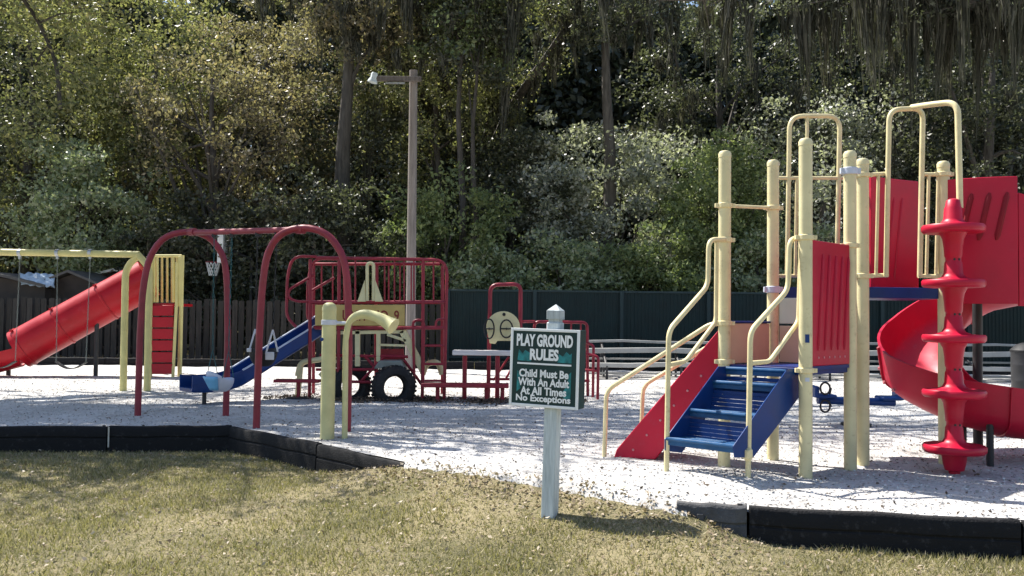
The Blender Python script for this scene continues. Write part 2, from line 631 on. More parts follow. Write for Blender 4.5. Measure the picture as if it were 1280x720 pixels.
gx = np.arange(-24, 24.01, 0.15)
tau = np.linspace(0, 1, 130) ** 1.4
srow = np.array([-0.5, -0.4, -0.3, -0.22, -0.15, -0.1, -0.05])
GY = np.concatenate([kfront(gx)[None, :] + srow[:, None], kfront(gx)[None, :] * (1 - tau[:, None]) + 24.15 * tau[:, None]], 0)
GX = np.repeat(gx[None, :], GY.shape[0], 0)
gv = np.stack([GX, GY, vz(GX, GY)], -1).reshape(-1, 3)
gi = np.arange(GX.size).reshape(GX.shape)
gq = np.stack([gi[:-1, :-1], gi[:-1, 1:], gi[1:, 1:], gi[1:, :-1]], -1).reshape(-1, 4)
gc = gv[gq].mean(1)
gq = gq[(gc[:, 1] - kfront(gc[:, 0]) > -0.004) | ((wmid(gc[:, 0]) > 0.93) & (gc[:, 1] - kfront(gc[:, 0]) > -0.35))]
me = bpy.data.meshes.new('gravel_bed')
me.from_pydata(gv.tolist(), [], gq.tolist())
me.update()
me.materials.append(GRAVEL)
me.polygons.foreach_set('use_smooth', [True] * len(me.polygons))
gravel = bpy.data.objects.new('gravel_bed', me)
COL.objects.link(gravel)
gravel['kind'] = 'structure'
gravel['label'] = 'pale gravel bed under the play equipment'

# loose stone bits and fallen leaves on the gravel
def scatter(n, x0, x1, y0, y1, test, power=1.0):
    x = rng.uniform(x0, x1, n)
    y = y0 + (y1 - y0) * rng.uniform(0, 1, n) ** power
    k = test(x, y)
    return x[k], y[k]


x, y = scatter(90000, -11, 11, 6, 20, lambda x, y: (y > kfront(x) + 0.03 - 0.4 * (wmid(x) > 0.92)) & (np.abs(x) < 0.62 * y + 0.4), 1.6)
c = np.stack([x, y, vz(x, y) + rng.uniform(-0.002, 0.008, len(x))], 1)
o = link('gravel', faces_mesh('gravel', leaf_quads(c, 0.026, 0.7, 0.7), 4), CHIPS, (0, 0, 0), smooth=False)
tag(o, 'loose pale stone bits on the gravel bed', None, kind='stuff')
x, y = scatter(9000, -12, 12, 6, 22, lambda x, y: (y > kfront(x) + 0.03) & (np.abs(x) < 0.62 * y + 0.4), 1.4)
c = np.stack([x, y, vz(x, y) + 0.014], 1)
o = link('debris', faces_mesh('debris', leaf_quads(c, 0.034, 0.5, 0.75), 4), DKCHIP, (0, 0, 0), smooth=False)
tag(o, 'dark bits of leaf and bark strewn on the gravel', None, kind='stuff')

# dense dark chips scattered round the truck climber and its benches
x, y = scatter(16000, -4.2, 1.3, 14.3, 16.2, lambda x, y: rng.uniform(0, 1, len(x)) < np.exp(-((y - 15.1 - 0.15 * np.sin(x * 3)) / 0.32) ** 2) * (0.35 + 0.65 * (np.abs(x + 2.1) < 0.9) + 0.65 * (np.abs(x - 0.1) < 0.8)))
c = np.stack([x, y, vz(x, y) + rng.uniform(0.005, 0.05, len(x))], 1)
o = link('dark_chip_patch', faces_mesh('dark_chip_patch', leaf_quads(c, 0.05, 0.6, 0.6), 4), DKCHIP, (0, 0, 0), smooth=False)
tag(o, 'dark chips scattered thickly round the truck climber and benches', None, kind='stuff')

# lawn blades
def on_lawn(x, y):
    s = y - kfront(x)
    dens = 1 - 0.75 * wmid(x) * sstep(-0.9, -0.1, s)
    patch = 0.55 + 0.45 * sstep(-0.35, 0.35, lump(x * 0.7, y * 0.9, 1.0))
    return (s < 0.02) & (np.abs(x) < 0.62 * y + 0.4) & (rng.uniform(0, 1, len(x)) < dens * patch)


x, y = scatter(420000, -7.5, 6.5, 4.2, 11.9, on_lawn, 1.25)
n = len(x)
h = rng.uniform(0.012, 0.05, n) * (0.75 + 0.5 * sstep(-0.5, 0.5, lump(x, y, 1.3)))
ang = rng.uniform(0, 2 * math.pi, n)
w = rng.uniform(0.003, 0.007, n)
lean = rng.normal(0, 0.022, (n, 2))
z = gz(x, y) - 0.004
v = np.empty((n, 3, 3))
v[:, 0] = np.stack([x - np.cos(ang) * w, y - np.sin(ang) * w, z], 1)
v[:, 1] = np.stack([x + np.cos(ang) * w, y + np.sin(ang) * w, z], 1)
v[:, 2] = np.stack([x + lean[:, 0], y + lean[:, 1], z + h], 1)
o = link('grass', faces_mesh('grass', v.reshape(-1, 3), 3), GRASSM, (0, 0, 0), smooth=False)
tag(o, 'short dry grass blades of the lawn', None, kind='stuff')
x, y = scatter(170000, -7.5, 6.5, 4.2, 11.9, lambda x, y: (y < kfront(x) + 0.03 + 0.12 * (wmid(x) > 0.9)) & (np.abs(x) < 0.62 * y + 0.4) & (rng.uniform(0, 1, len(x)) < 0.045 * (y < kfront(x)) + 0.62 * np.exp(-np.abs(y - kfront(x) + 0.22) / 0.25) * (0.06 + 0.94 * wmid(x))))
c = np.stack([x, y, np.maximum(gz(x, y), np.where((y > kfront(x) + 0.02) | (wmid(x) > 0.92), vz(x, y), -9)) + rng.uniform(0.012, 0.03, len(x))], 1)
o = link('leaves', faces_mesh('leaves', leaf_quads(c, 0.036, 0.55, 0.5), 4), LITTER, (0, 0, 0), smooth=False)
tag(o, 'fallen tan leaves strewn over the lawn', None, kind='stuff')
x, y = scatter(30000, -20, 20, 24.3, 29, lambda x, y: np.abs(x) < 0.62 * y)
c = np.stack([x, y, gz(x, y) + rng.uniform(0.01, 0.06, len(x))], 1)
o = link('leaves', faces_mesh('leaves', leaf_quads(c, 0.10, 0.6, 0.5), 4), LITTER, (0, 0, 0), smooth=False)
tag(o, 'leaf litter along the foot of the fences', None, kind='stuff')


x, y = scatter(36000, -2.5, 17, 24.3, 26.6, lambda x, y: np.abs(x) < 0.64 * y)
n = len(x)
h = rng.uniform(0.03, 0.12, n)
ang = rng.uniform(0, 2 * math.pi, n)
w = rng.uniform(0.008, 0.016, n)
z = gz(x, y) - 0.005
v = np.empty((n, 3, 3))
v[:, 0] = np.stack([x - np.cos(ang) * w, y - np.sin(ang) * w, z], 1)
v[:, 1] = np.stack([x + np.cos(ang) * w, y + np.sin(ang) * w, z], 1)
v[:, 2] = np.stack([x + rng.normal(0, 0.04, n), y + rng.normal(0, 0.04, n), z + h], 1)
o = link('grass', faces_mesh('grass', v.reshape(-1, 3), 3), GRASSM, (0, 0, 0), smooth=False)
tag(o, 'rough grass strip along the foot of the green wall', None, kind='stuff')


# ------------------------------------------------------------------ border timbers
def timber(a, b, zt, zb, label, group, t=0.1, rib=False, mat=None, drop=0.0, joint=False):
    a, b = Vector((a.x, a.y, 0)), Vector((b.x, b.y, 0))
    d = (b - a).normalized()
    nrm = Vector((d.y, -d.x, 0))           # towards the viewer
    if nrm.y > 0:
        nrm = -nrm
    root = thing('border_timber', label, 'border timber', Vector(((a.x + b.x) / 2, (a.y + b.y) / 2, zb)), group)
    a2, b2 = a + d * 0.008, b - d * 0.008
    prof = [(-t / 2, zb), (t / 2 + 0.012, zb), (t / 2, zt - 0.15), (t / 2 - 0.012, zt - 0.145), (t / 2 - 0.012, zt - 0.132), (t / 2, zt - 0.127), (t / 2 - 0.004, zt - 0.02), (t / 2 - 0.022, zt), (-t / 2 + 0.02, zt), (-t / 2, zt - 0.02)]
    m = MB()
    N = 6
    path = [a2.lerp(b2, k / N) + Vector((0, 0, 0.006 * math.sin(k * 2.1 + a.x) - drop * k / N)) for k in range(N + 1)]
    m.sweep(prof, path, [nrm] * (N + 1), [Vector((0, 0, 1))] * (N + 1))
    m.build('beam', mat or TIMBER, root, bevel=0.005)
    s = MB()
    s.tube([b2 - d * 0.05 + Vector((0, 0, zt - drop - 0.03)), b2 - d * 0.05 + Vector((0, 0, zt - drop + 0.01))], 0.02, 10)
    s.build('stake_head', DARKM, root)
    if joint:
        s = MB()
        s.box(a2 + d * 0.012 + nrm * (t / 2 + 0.008) + Vector((0, 0, zt - 0.13)), (0.018, 0.012, 0.25), z=math.atan2(d.y, d.x))
        s.build('joint_plate', STEEL, root)
    if rib:
        L = (b2 - a2).length
        k = 0.18
        while k < L - 0.1:
            r = MB()
            r.box(a2 + d * k + nrm * (t / 2 + 0.004) + Vector((0, 0, zt - 0.2)), (0.05, 0.014, 0.26), z=math.atan2(d.y, d.x))
            k += 0.3
            r.build('rib', mat or TIMBER, root, bevel=0.004)
    return root


GB = 'black border timbers along the front of the gravel'
kx = lambda i: KP[i]
lab = ['black border timber at the left end of the kerb below the yellow swing',
       'black border timber with a pale joint plate in front of the red arch swing',
       'black border timber bending back from the corner by the red swing leg',
       'black border timber sinking into the lawn below the yellow talk tube post']
timber(KP[1], KP[2], 0.03, -0.36, lab[0], GB)
timber(KP[2], KP[3], 0.03, -0.36, lab[1], GB, joint=True)
timber(KP[3], KP[4], 0.02, -0.36, lab[2], GB)
timber(KP[4], KP[5], 0.015, -0.36, lab[3], GB, drop=0.05)
timber(KP[5], KP[6], -0.06, -0.36, 'black border timber buried under lawn behind the rules sign', GB)
timber(KP[6], KP[7], -0.09, -0.36, 'black border timber rising from the lawn right of the rules sign', GB, drop=-0.04)
timber(KP[7], KP[8], 0.03, -0.36, 'short weathered end of the black kerb coloured sunlit grey beside the lawn leaves', GB, rib=True, mat=TIMBERG, drop=-0.006)
timber(KP[8], KP[9], 0.03, -0.38, 'long black border timber in front of the red spiral slide', GB)
timber(KP[9], KP[10], 0.03, -0.38, 'black border timber cut by the photo edge at lower right', GB)
timber(KP[0].lerp(KP[1], 0.7), KP[1], 0.03, -0.36, 'black border timber beyond the left end of the kerb', GB)
for i in range(20):
    xa = -19 + i * 2.0
    timber(Vector((xa, 24.1, 0)), Vector((xa + 2.0, 24.1, 0)), 0.2, -0.1, 'low black border timber along the back edge of the gravel', 'back border timbers', rib=False)


# ------------------------------------------------------------------ playground rules sign
def build_sign():
    base = G(687, 650, -0.2)
    base.z = float(gz(base.x, base.y))
    Y = base.y
    top = P(695, 380, Y)
    H = top.z - base.z
    root = thing('rules_sign', 'dark green playground rules sign with white lettering on a grey post in the lawn', 'sign', base)
    th = R(-24)
    lean = Vector((top.x - base.x, 0, H)).normalized()
    ex = Vector((math.cos(th), math.sin(th), 0))
    ex = (ex - lean * ex.dot(lean)).normalized()
    ey = lean.cross(ex)
    M = Matrix((ex, ey, lean)).transposed()
    w = 0.112

    def at(a, b, c):
        return base + ex * a + ey * b + lean * c
    m = MB()
    m.box(at(0, 0, (H - 0.15) / 2 - 0.1), (w, w, H - 0.15 + 0.2), M)
    m.build('post', GREYPOST, root, bevel=0.008)
    m = MB()
    zc = H - 0.15
    m.box(at(0, 0, zc + 0.012), (w - 0.022, w - 0.022, 0.028), M)
    m.box(at(0, 0, zc + 0.06), (w + 0.004, w + 0.004, 0.072), M)
    h = w / 2 + 0.002
    q = [at(-h, -h, zc + 0.096), at(h, -h, zc + 0.096), at(h, h, zc + 0.096), at(-h, h, zc + 0.096), at(0, 0, H)]
    m.add(q, [(0, 1, 4), (1, 2, 4), (2, 3, 4), (3, 0, 4)])
    m.build('post_cap', GREYPOST, root, bevel=0.004)
    # board: two faces each side of the post, closed at the edges
    bw, bh, bd = 0.60, 0.635, 0.15
    bx = -0.055
    zc = (P(682, 460, Y).z - base.z)
    m = MB()
    m.box(at(bx, 0, zc), (bw - 0.004, bd, bh - 0.004), M)
    board = m.build('board', SIGNSIDE, root, bevel=0.004)
    fy = -bd / 2
    m = MB()
    m.box(at(bx, fy - 0.004, zc), (bw - 0.03, 0.008, bh - 0.03), M)
    m.build('face', SIGNG, board)
    m = MB()
    fw = 0.022
    for sx in (-1, 1):
        m.box(at(bx + sx * (bw / 2 - fw / 2), fy - 0.007, zc), (fw, 0.014, bh), M)
    for sz in (-1, 1):
        m.box(at(bx, fy - 0.007, zc + sz * (bh / 2 - fw / 2)), (bw - 2 * fw - 0.002, 0.014, fw), M)
    m.build('frame', WHITEP, board, bevel=0.002)
    # teal print
    for poly in ([(-0.235, 0.055), (-0.225, 0.145), (-0.19, 0.11), (-0.17, 0.14), (-0.12, 0.115), (-0.115, 0.05)],
                 [(0.235, 0.05), (0.115, 0.05), (0.125, 0.12), (0.16, 0.10), (0.19, 0.14), (0.22, 0.115), (0.235, 0.13)],
                 [(-0.235, -0.03), (-0.235, -0.20), (-0.20, -0.17), (-0.215, -0.10), (-0.19, -0.05)],
                 [(0.235, -0.02), (0.20, -0.06), (0.215, -0.12), (0.15, -0.20), (0.19, -0.24), (0.235, -0.235)]):
        m = MB()
        m.prism([at(bx + a, fy - 0.0095, zc + b) for a, b in poly], ey * 0.003)
        m.build('teal_print', TEAL, board)
    m = MB()
    m.box(at(bx, fy - 0.0125, zc + 0.032), (0.47, 0.005, 0.014), M)
    m.build('divider_line', WHITEP, board)

    def text(s, zz, wid, hgt, bold):
        cu = bpy.data.curves.new('t', 'FONT')
        cu.body = s
        cu.align_x = 'CENTER'
        cu.align_y = 'CENTER'
        cu.size = 1
        cu.offset = bold
        cu.resolution_u = 3
        to = bpy.data.objects.new('t', cu)
        COL.objects.link(to)
        dg = bpy.context.evaluated_depsgraph_get()
        me = bpy.data.meshes.new_from_object(to.evaluated_get(dg))
        vs = np.array([v.co[:] for v in me.vertices])
        fs = [tuple(p.vertices) for p in me.polygons]
        bpy.data.objects.remove(to)
        lo, hi = vs.min(0), vs.max(0)
        mm = MB()
        pts = [at(bx + ((p[0] - lo[0]) / (hi[0] - lo[0]) - 0.5) * wid, fy - 0.0145, zz + ((p[1] - lo[1]) / (hi[1] - lo[1]) - 0.5) * hgt) for p in vs]
        k = len(pts)
        mm.add(pts + [p + ey * 0.004 for p in pts], fs)
        mm.build('lettering', WHITEP, board, label='white lettering reading ' + s, smooth=False)
    text('PLAY GROUND', zc + 0.222, 0.49, 0.102, 0.046)
    text('RULES', zc + 0.108, 0.25, 0.094, 0.046)
    text('Child Must Be', zc - 0.045, 0.43, 0.066, 0.036)
    text('With An Adult', zc - 0.116, 0.445, 0.066, 0.036)
    text('At All Times', zc - 0.187, 0.40, 0.066, 0.036)
    text('No Exceptions', zc - 0.254, 0.475, 0.070, 0.036)


build_sign()


# ------------------------------------------------------------------ right play structure
def ribs_on(o, du, us, z0, z1, slant, w, out, nrm, mat, parent):
    for u in us:
        m = MB()
        a = o + du * u + Vector((0, 0, z0)) + nrm * out
        b = o + du * (u + slant) + Vector((0, 0, z1)) + nrm * out
        m.tube([a, a.lerp(b, 0.06), a.lerp(b, 0.94), b], [w * 0.4, w, w, w * 0.4], 8)
        m.build('rib', mat, parent)


def build_structure():
    A, B, C, D = G(905, 584), G(966, 575), G(1007, 600), G(1063, 587)
    E, F = G(1079, 581), G(1181, 580)
    H3 = P(1012, 173, C.y).z
    root = thing('play_structure', 'large play structure with cream posts, blue stairs, red panels and red spiral slide', 'play structure', (C.x, C.y, 0))
    pr = 0.06
    z1, z2 = 1.0, 1.76

    def up(p, z):
        return Vector((p.x, p.y, z))
    u = (D - C).normalized()
    n_out = Vector((-u.x, -u.y, 0))
    I = Vector((B.x + 0.38, B.y + 1.0, 0))
    Hh = Vector((F.x + 0.12, F.y + 0.95, 0))
    posts = {}
    for nm, p in (('A', A), ('B', B), ('C', C), ('D', D), ('E', E), ('F', F)):
        z = H3 if nm not in 'EF' else H3 - 0.02
        m = MB()
        m.lathe([(pr, -0.35), (pr, z - 0.07), (pr + 0.003, z - 0.069), (pr + 0.003, z - 0.03), (pr * 0.85, z - 0.008), (pr * 0.45, z), (0.0001, z + 0.002)], (p.x, p.y, 0), seg=18)
        posts[nm] = m.build('post', CREAM, root)

    def clamp(nm, p, z, mat=CREAM2, h=0.05):
        m = MB()
        m.lathe([(pr + 0.002, -h / 2), (pr + 0.014, -h / 2 + 0.004), (pr + 0.014, h / 2 - 0.004), (pr + 0.002, h / 2)], (p.x, p.y, z), seg=18)
        m.box((p.x + pr + 0.018, p.y - 0.01, z), (0.04, 0.04, h * 0.8))
        m.box((p.x - pr - 0.018, p.y - 0.01, z), (0.04, 0.04, h * 0.8))
        m.build('clamp', mat, posts[nm], bevel=0.003)

    def zat(p, py):
        # height on post p of photo row py
        d0 = ray(640 + 1108 * p.x / p.y, py)
        return EYE.z + d0.z * (p.y / d0.y)
    for nm, p, py in (('A', A, 257), ('A', A, 300), ('A', A, 404), ('A', A, 452), ('B', B, 260), ('C', C, 297), ('C', C, 463), ('D', D, 307), ('E', E, 219), ('E', E, 345), ('F', F, 218), ('F', F, 345)):
        clamp(nm, p, zat(p, py))
    clamp('D', D, zat(D, 214), PALEB, 0.07)
    clamp('B', B, zat(B, 362), PALEB, 0.07)
    # sticker
    for zz, ww, hh in ((zat(C, 423), 0.045, 0.075), (zat(C, 474), 0.04, 0.035)):
        m = MB()
        arc = [(pr + 0.0025, -hh / 2), (pr + 0.0025, hh / 2)]
        vs, fs = [], []
        for k in range(7):
            a = R(-112 + k * 6)
            for r_, h_ in arc:
                vs.append((C.x + r_ * math.cos(a), C.y + r_ * math.sin(a), zz + h_))
        for k in range(6):
            fs.append((2 * k, 2 * k + 2, 2 * k + 3, 2 * k + 1))
        m.add(vs, fs)
        m.build('sticker', BLUE if hh > 0.05 else PALEB, posts['C'])
    # decks
    inset = 0.0
    m = MB()
    m.prism([up(p, z1 - 0.03) for p in (A, B, D, C)], (0, 0, 0.06))
    m.build('deck', BLUED, root, label='dark blue lower deck behind the stairs', bevel=0.005)
    m = MB()
    m.prism([up(p, z2 - 0.035) for p in (B + Vector((0.06, 0.1, 0)), E, F, Hh, I)], (0, 0, 0.11))
    m.build('deck', BLUED, root, label='dark blue upper deck below the tall loops', bevel=0.005)
    m = MB()
    m.tube([up(A, zat(A, 257)), up(B, zat(B, 260))], 0.018, 10)
    m.build('rail', CREAM2, root)

    # risers between decks
    def panel(name, a, b, za, zb, mat, th=0.035, label=None, parent=root, inner=0.0):
        d = (b - a).normalized()
        nn = Vector((d.y, -d.x, 0))
        a2, b2 = a + d * inner, b - d * inner
        m = MB()
        m.prism([up(a2, za), up(b2, za), up(b2, zb), up(a2, zb)], nn * th)
        return m.build(name, mat, parent, label=label, bevel=0.008)
    zt = V(930, 402, A, B).z
    panel('riser_panel', A, B, z1 + 0.005, z1 + 0.40, TAN, 0.03, 'low tan panel closing the lower deck', inner=0.075)
    panel('riser_panel', B, D, z1 + 0.005, z1 + 0.38, TAN, 0.03, inner=0.075)
    panel('panel_cap_rail', A, B, z1 + 0.402, z1 + 0.425, BLUED, 0.05, inner=0.065)
    panel('bubble_panel', B, B.lerp(D, 0.62), z1 + 0.40, z2 - 0.10, PALEG, 0.02, 'pale green panel above the tan riser', inner=0.07)
    panel('edge_panel', Vector((B.x, B.y, 0)) * 1.012 + Vector((-0.045, 0, 0)), Vector((B.x, B.y, 0)) * 1.07 + Vector((-0.045, 0, 0)), z1 + 0.4, zat(B, 285), REDP, 0.03, 'red panel seen edge on behind a post')
    # red slotted panel C-D
    d = (D - C).normalized()
    nn = Vector((d.y, -d.x, 0))
    zb_, zt_ = V(1040, 456, C, D).z, V(1040, 304, C, D).z
    cd_panel = panel('side_panel', C, D, zb_, zt_, REDP, 0.06, 'bright red panel with slanted ribs facing the lawn', inner=0.068)
    L = (D - C).length
    ribs_on(C, d, [0.17 + 0.125 * k for k in range(5)], zb_ + 0.14, zt_ - 0.12, 0.09, 0.016, 0.032, nn, REDP, cd_panel)
    for k in range(6):
        p = up(C + d * (0.18 + 0.1 * k), zb_ + 0.075) + nn * 0.031
        m = MB()
        m.lathe([(0.0001, 0.004), (0.011, 0.003), (0.012, 0)], p, nn, 8)
        m.build('bolt', BOLTM, cd_panel)
    m = MB()
    m.prism([up(C + d * 0.07, zb_ - 0.035), up(D - d * 0.07, zb_ - 0.035), up(D - d * 0.07, zb_ - 0.002), up(C + d * 0.07, zb_ - 0.002)], nn * 0.05)
    m.build('lower_beam', BLUED, cd_panel)

    # stairs out of side A-C
    run = 0.92
    w = (A - C).normalized()
    nrm = Vector((-w.y, w.x, 0))
    if nrm.y > 0:
        nrm = -nrm
    Cr, Ar = C + w * 0.11, A - w * 0.085
    Rf, Lf = Cr + nrm * run, Ar + nrm * run

    def rail(path_px, a, b, r=0.024, rr=0.09, name='handrail', lab=None, sink=0.0):
        pts = [V(px, py, a, b) for px, py in path_px]
        if sink:
            pts[-1] = pts[-1] - Vector((0, 0, sink))
        m = MB()
        m.tube(smoothpath(pts, rr), r, 10)
        return m.build(name, CREAM2, stairs_root, lab)
    # stair flight
    m = MB()
    m.prism([V(px, py, Cr, Rf) for px, py in ((984, 461), (1003, 461), (1001, 493), (941, 572), (918, 572), (916, 558))], w * 0.012)
    stairs_root = m.build('stair_stringer', BLUE, root, bevel=0.003)
    m = MB()
    m.prism([V(px, py, Ar, Lf) for px, py in ((898, 458), (908, 458), (908, 484), (852, 566), (831, 563), (831, 549))], w * 0.012)
    m.build('stair_stringer', BLUE, root, bevel=0.003)
    tr = [((834, 549), (919, 557), 0.24), ((863, 514), (946, 519), 0.24), ((892, 478), (976, 482), 0.24), ((908, 462), (996, 463), 0.1)]
    for (l, r_, dep) in tr:
        a, b = V(l[0], l[1], Ar, Lf), V(r_[0], r_[1], Cr, Rf)
        zz = (a.z + b.z) / 2
        a.z = b.z = zz
        bk = -nrm * dep
        m = MB()
        m.prism([a, b, b + Vector((0, 0, -0.055)), a + Vector((0, 0, -0.055))], nrm * 0.03)
        m.tube([a + nrm * 0.01, b + nrm * 0.01], 0.02, 8)
        ns = 7
        for k in range(1, ns):
            q = bk * (k / (ns - 1))
            m.prism([a + q, b + q, b + q + Vector((0, 0, -0.03)), a + q + Vector((0, 0, -0.03))], nrm * 0.022)
        for k in range(9):
            p0 = a.lerp(b, (k + 0.5) / 9)
            m.prism([p0 + Vector((0, 0, -0.006)), p0 + bk + Vector((0, 0, -0.006)), p0 + bk + Vector((0, 0, -0.025)), p0 + Vector((0, 0, -0.025))], (b - a).normalized() * 0.025)
        m.build('stair_tread', BLUES, root, bevel=0.002)
        if l[1] < 549:
            for k in range(5):
                q = nrm * (0.012 * k) + Vector((0, 0, -0.075 - 0.036 * k))
                m = MB()
                m.prism([a + q, b + q, b + q + Vector((0, 0, -0.034)), a + q + Vector((0, 0, -0.034))], nrm * 0.014)
                m.build('riser_slat', BLUE, root)
    rail([(1004, 297), (987, 299), (985, 362), (938, 414), (935, 592)], Cr, Rf, sink=0.06)
    rail([(1001, 300), (998, 402), (962, 452), (938, 454)], Cr, Rf, 0.021, 0.06)
    rail([(906, 299), (886, 300), (885, 357), (836, 413), (833, 580)], Ar, Lf, sink=0.12)
    rail([(896, 303), (895, 402), (857, 452), (836, 456)], Ar, Lf, 0.021, 0.06)
    m = MB()
    p = V(935, 567, Cr, Rf)
    m.box(p + nrm * 0.02, (0.075, 0.075, 0.075), z=math.atan2(w.y, w.x))
    m.lathe([(0.03, -0.06), (0.034, -0.03), (0.034, 0.03), (0.03, 0.05)], p, seg=12)
    m.build('foot_bracket', CREAM2, stairs_root, bevel=0.006)

    # red chute out of side A-B with its handrails
    N_ = G(757, 571)
    off = (B - A)
    dirn = (N_ - A)
    perp = Vector((-dirn.y, dirn.x, 0)).normalized()
    if perp.y < 0:
        perp = -perp
    wid = 0.62
    near = [V(px, py, A, N_) for px, py in ((898, 412), (905, 440), (903, 468), (818, 575), (766, 574), (770, 562))]
    m = MB()
    m.prism([p + perp * 0.03 for p in near], perp * 0.035)
    side = m.build('slide', REDP, root, 'red plastic side chute with bolt heads beside the blue stairs', bevel=0.01)
    m = MB()
    m.prism([V(px, py, A, N_) + perp * 0.52 for px, py in ((900, 420), (905, 440), (800, 560), (770, 572))], perp * 0.035)
    m.build('slide_wall', REDP, side, bevel=0.01)
    m = MB()
    q = [V(px, py, A, N_) + perp * 0.275 for px, py in ((903, 452), (902, 462), (806, 573), (792, 573))]
    m.prism(q, perp * 0.45)
    m.build('slide_bed', REDP, side)
    for k in range(6):
        p = V(876 - k * 17, 470 + k * 18.5, A, N_) + perp * 0.011
        m = MB()
        m.lathe([(0.013, 0.0), (0.011, 0.007), (0.0001, 0.009)], p, -perp, 10)
        m.build('bolt', BOLTM, side)
    m = MB()
    pts = [V(px, py, A, N_) for px, py in ((907, 404), (888, 405), (758, 488), (755, 571))]
    pts[-1].z = -0.15
    m.tube(smoothpath(pts, 0.1), 0.024, 10)
    m.build('handrail', CREAM2, root)
    A2, N2 = A + perp * 0.66, N_ + perp * 0.66
    m = MB()
    pts = [V(px, py, A2, N2) for px, py in ((906, 424), (894, 428), (804, 482), (800, 548))]
    pts[-1].z = -0.15
    m.tube(smoothpath(pts, 0.1), 0.023, 10)
    m.build('handrail', CREAM2, root)

    # front barrier E-F of the upper deck
    def efpt(px, py):
        return V(px, py, E, F)
    for pa, pb in ((up(E, zat(E, 219)), efpt(1110, 217)), (efpt(1151, 218), up(F, zat(F, 218))), (up(E, zat(E, 345)), efpt(1110, 344)), (efpt(1148, 345), up(F, zat(F, 346)))):
        m = MB()
        m.tube([pa, pb], 0.021, 10)
        m.build('rail', CREAM2, root)
    for px in (1097, 1160, 1172):
        m = MB()
        m.tube([efpt(px + 1, 217), efpt(px - 2, 345)], 0.018, 8)
        m.build('bar', CREAM2, root)
    m = MB()
    fw = Vector((0, -0.03, 0))
    m.tube(smoothpath([efpt(1106, 346) + fw, efpt(1110, 138) + fw, efpt(1152, 136) + fw, efpt(1148, 346) + fw], 0.12, 8), 0.026, 10)
    m.build('entry_loop', CREAM2, root)
    m = MB()
    CL = P(1193, 585, 8.42)
    m.tube(smoothpath([efpt(1138, 135) + fw, P(1160, 131, 8.72), P(1197, 127, 8.45), P(1200, 260, 8.42)], 0.13, 8), 0.029, 10)
    m.build('entry_loop', CREAM2, root)
    # back barrier with loop
    bk = [I + Vector((-0.35, -0.35, 0)), Hh + Vector((0, 0.1, 0))]

    def bpt(px, py):
        return V(px, py, bk[0], bk[1])
    for py in (222.5, 345):
        m = MB()
        m.tube([bpt(972, py), bpt(1088, py)], 0.021, 10)
        m.build('rail', CREAM2, root)
    for px in (996, 1058, 1072):
        m = MB()
        m.tube([bpt(px, 222), bpt(px - 2, 346)], 0.018, 8)
        m.build('bar', CREAM2, root)
    m = MB()
    m.tube(smoothpath([bpt(984, 346), bpt(987, 145), bpt(1050, 145), bpt(1046, 346)], 0.16, 8), 0.026, 10)
    m.build('entry_loop', CREAM2, root)
    m = MB()
    m.tube([bpt(1009, 146), bpt(1008, 346)], 0.019, 8)
    m.build('bar', CREAM2, root)
    # red entry panel behind the bars
    a, b = P(1087, 280, 9.45), P(1146, 280, 9.75)
    pn = panel('entry_panel', a, b, z2 + 0.02, zat(Vector((3.9, 9.5, 0)), 222), REDP, 0.05, 'red panel behind the cream bars of the upper deck')
    d = (b - a).normalized()
    ribs_on(up(a, 0), d, [0.22 + 0.12 * k for k in range(2)], z2 + 0.1, z2 + 1.0, 0.12, 0.02, 0.02, Vector((d.y, -d.x, 0)), REDP, pn)

    # spiral slide
    cx, cy = P(1222, 450, 9.75).x, 9.75
    a0, a1 = R(222), R(632)
    z0, ze = 1.66, 0.25
    path, sides, ups = [], [], []
    K = 64
    rm = 0.60
    for k in range(K + 1):
        t = k / K
        a = a0 + (a1 - a0) * t
        zc = float(np.interp(math.degrees(a), (222, 300, 370, 410, 460, 485, 540, 590, 632), (1.70, 1.70, 1.66, 1.56, 1.18, 0.95, 0.56, 0.35, ze)))
        path.append(Vector((cx + rm * math.cos(a), cy + rm * math.sin(a), zc)))
        sides.append(Vector((math.cos(a), math.sin(a), 0)))
        ups.append(Vector((0, 0, 1)))
    ta = Vector((-math.sin(a1), math.cos(a1), 0))
    pl = path[-1]
    for k in range(1, 9):
        path.append(pl + ta * (0.14 * k) + Vector((0, 0, -0.012 * k)))
        sides.append(sides[K])
        ups.append(Vector((0, 0, 1)))
    hw, wh, th = 0.38, 0.52, 0.03
    prof = []
    nseg = 12
    outer = []
    for k in range(nseg + 1):
        a = math.pi * (1 + k / nseg)
        outer.append((hw * math.cos(a), 0.22 + 0.22 * math.sin(a)))
    outer = [(-hw, wh - 0.04)] + outer + [(hw + 0.04, wh)]
    inner = [(p[0] * (1 - th / hw), p[1] + (th if 0 < i < len(outer) - 1 else 0.0)) for i, p in enumerate(outer)]
    inner[-1] = (hw + 0.04 - th, wh)
    inner[0] = (-hw + th, wh - 0.04)
    prof = outer + inner[::-1]
    m = MB()
    m.sweep(prof, path, sides, ups)
    sp = m.build('spiral_slide', REDP, root, 'red plastic spiral slide curling down to the right', angle=50)
    # bolts on the outer wall of the lower turn
    for k in (44, 46, 49, 51):
        p = path[k] + sides[k] * (hw + 0.022) + Vector((0, 0, 0.17))
        m = MB()
        m.lathe([(0.02, -0.01), (0.02, 0.008), (0.0001, 0.014)], p, sides[k], 10)
        m.build('bolt', BOLTM, sp)
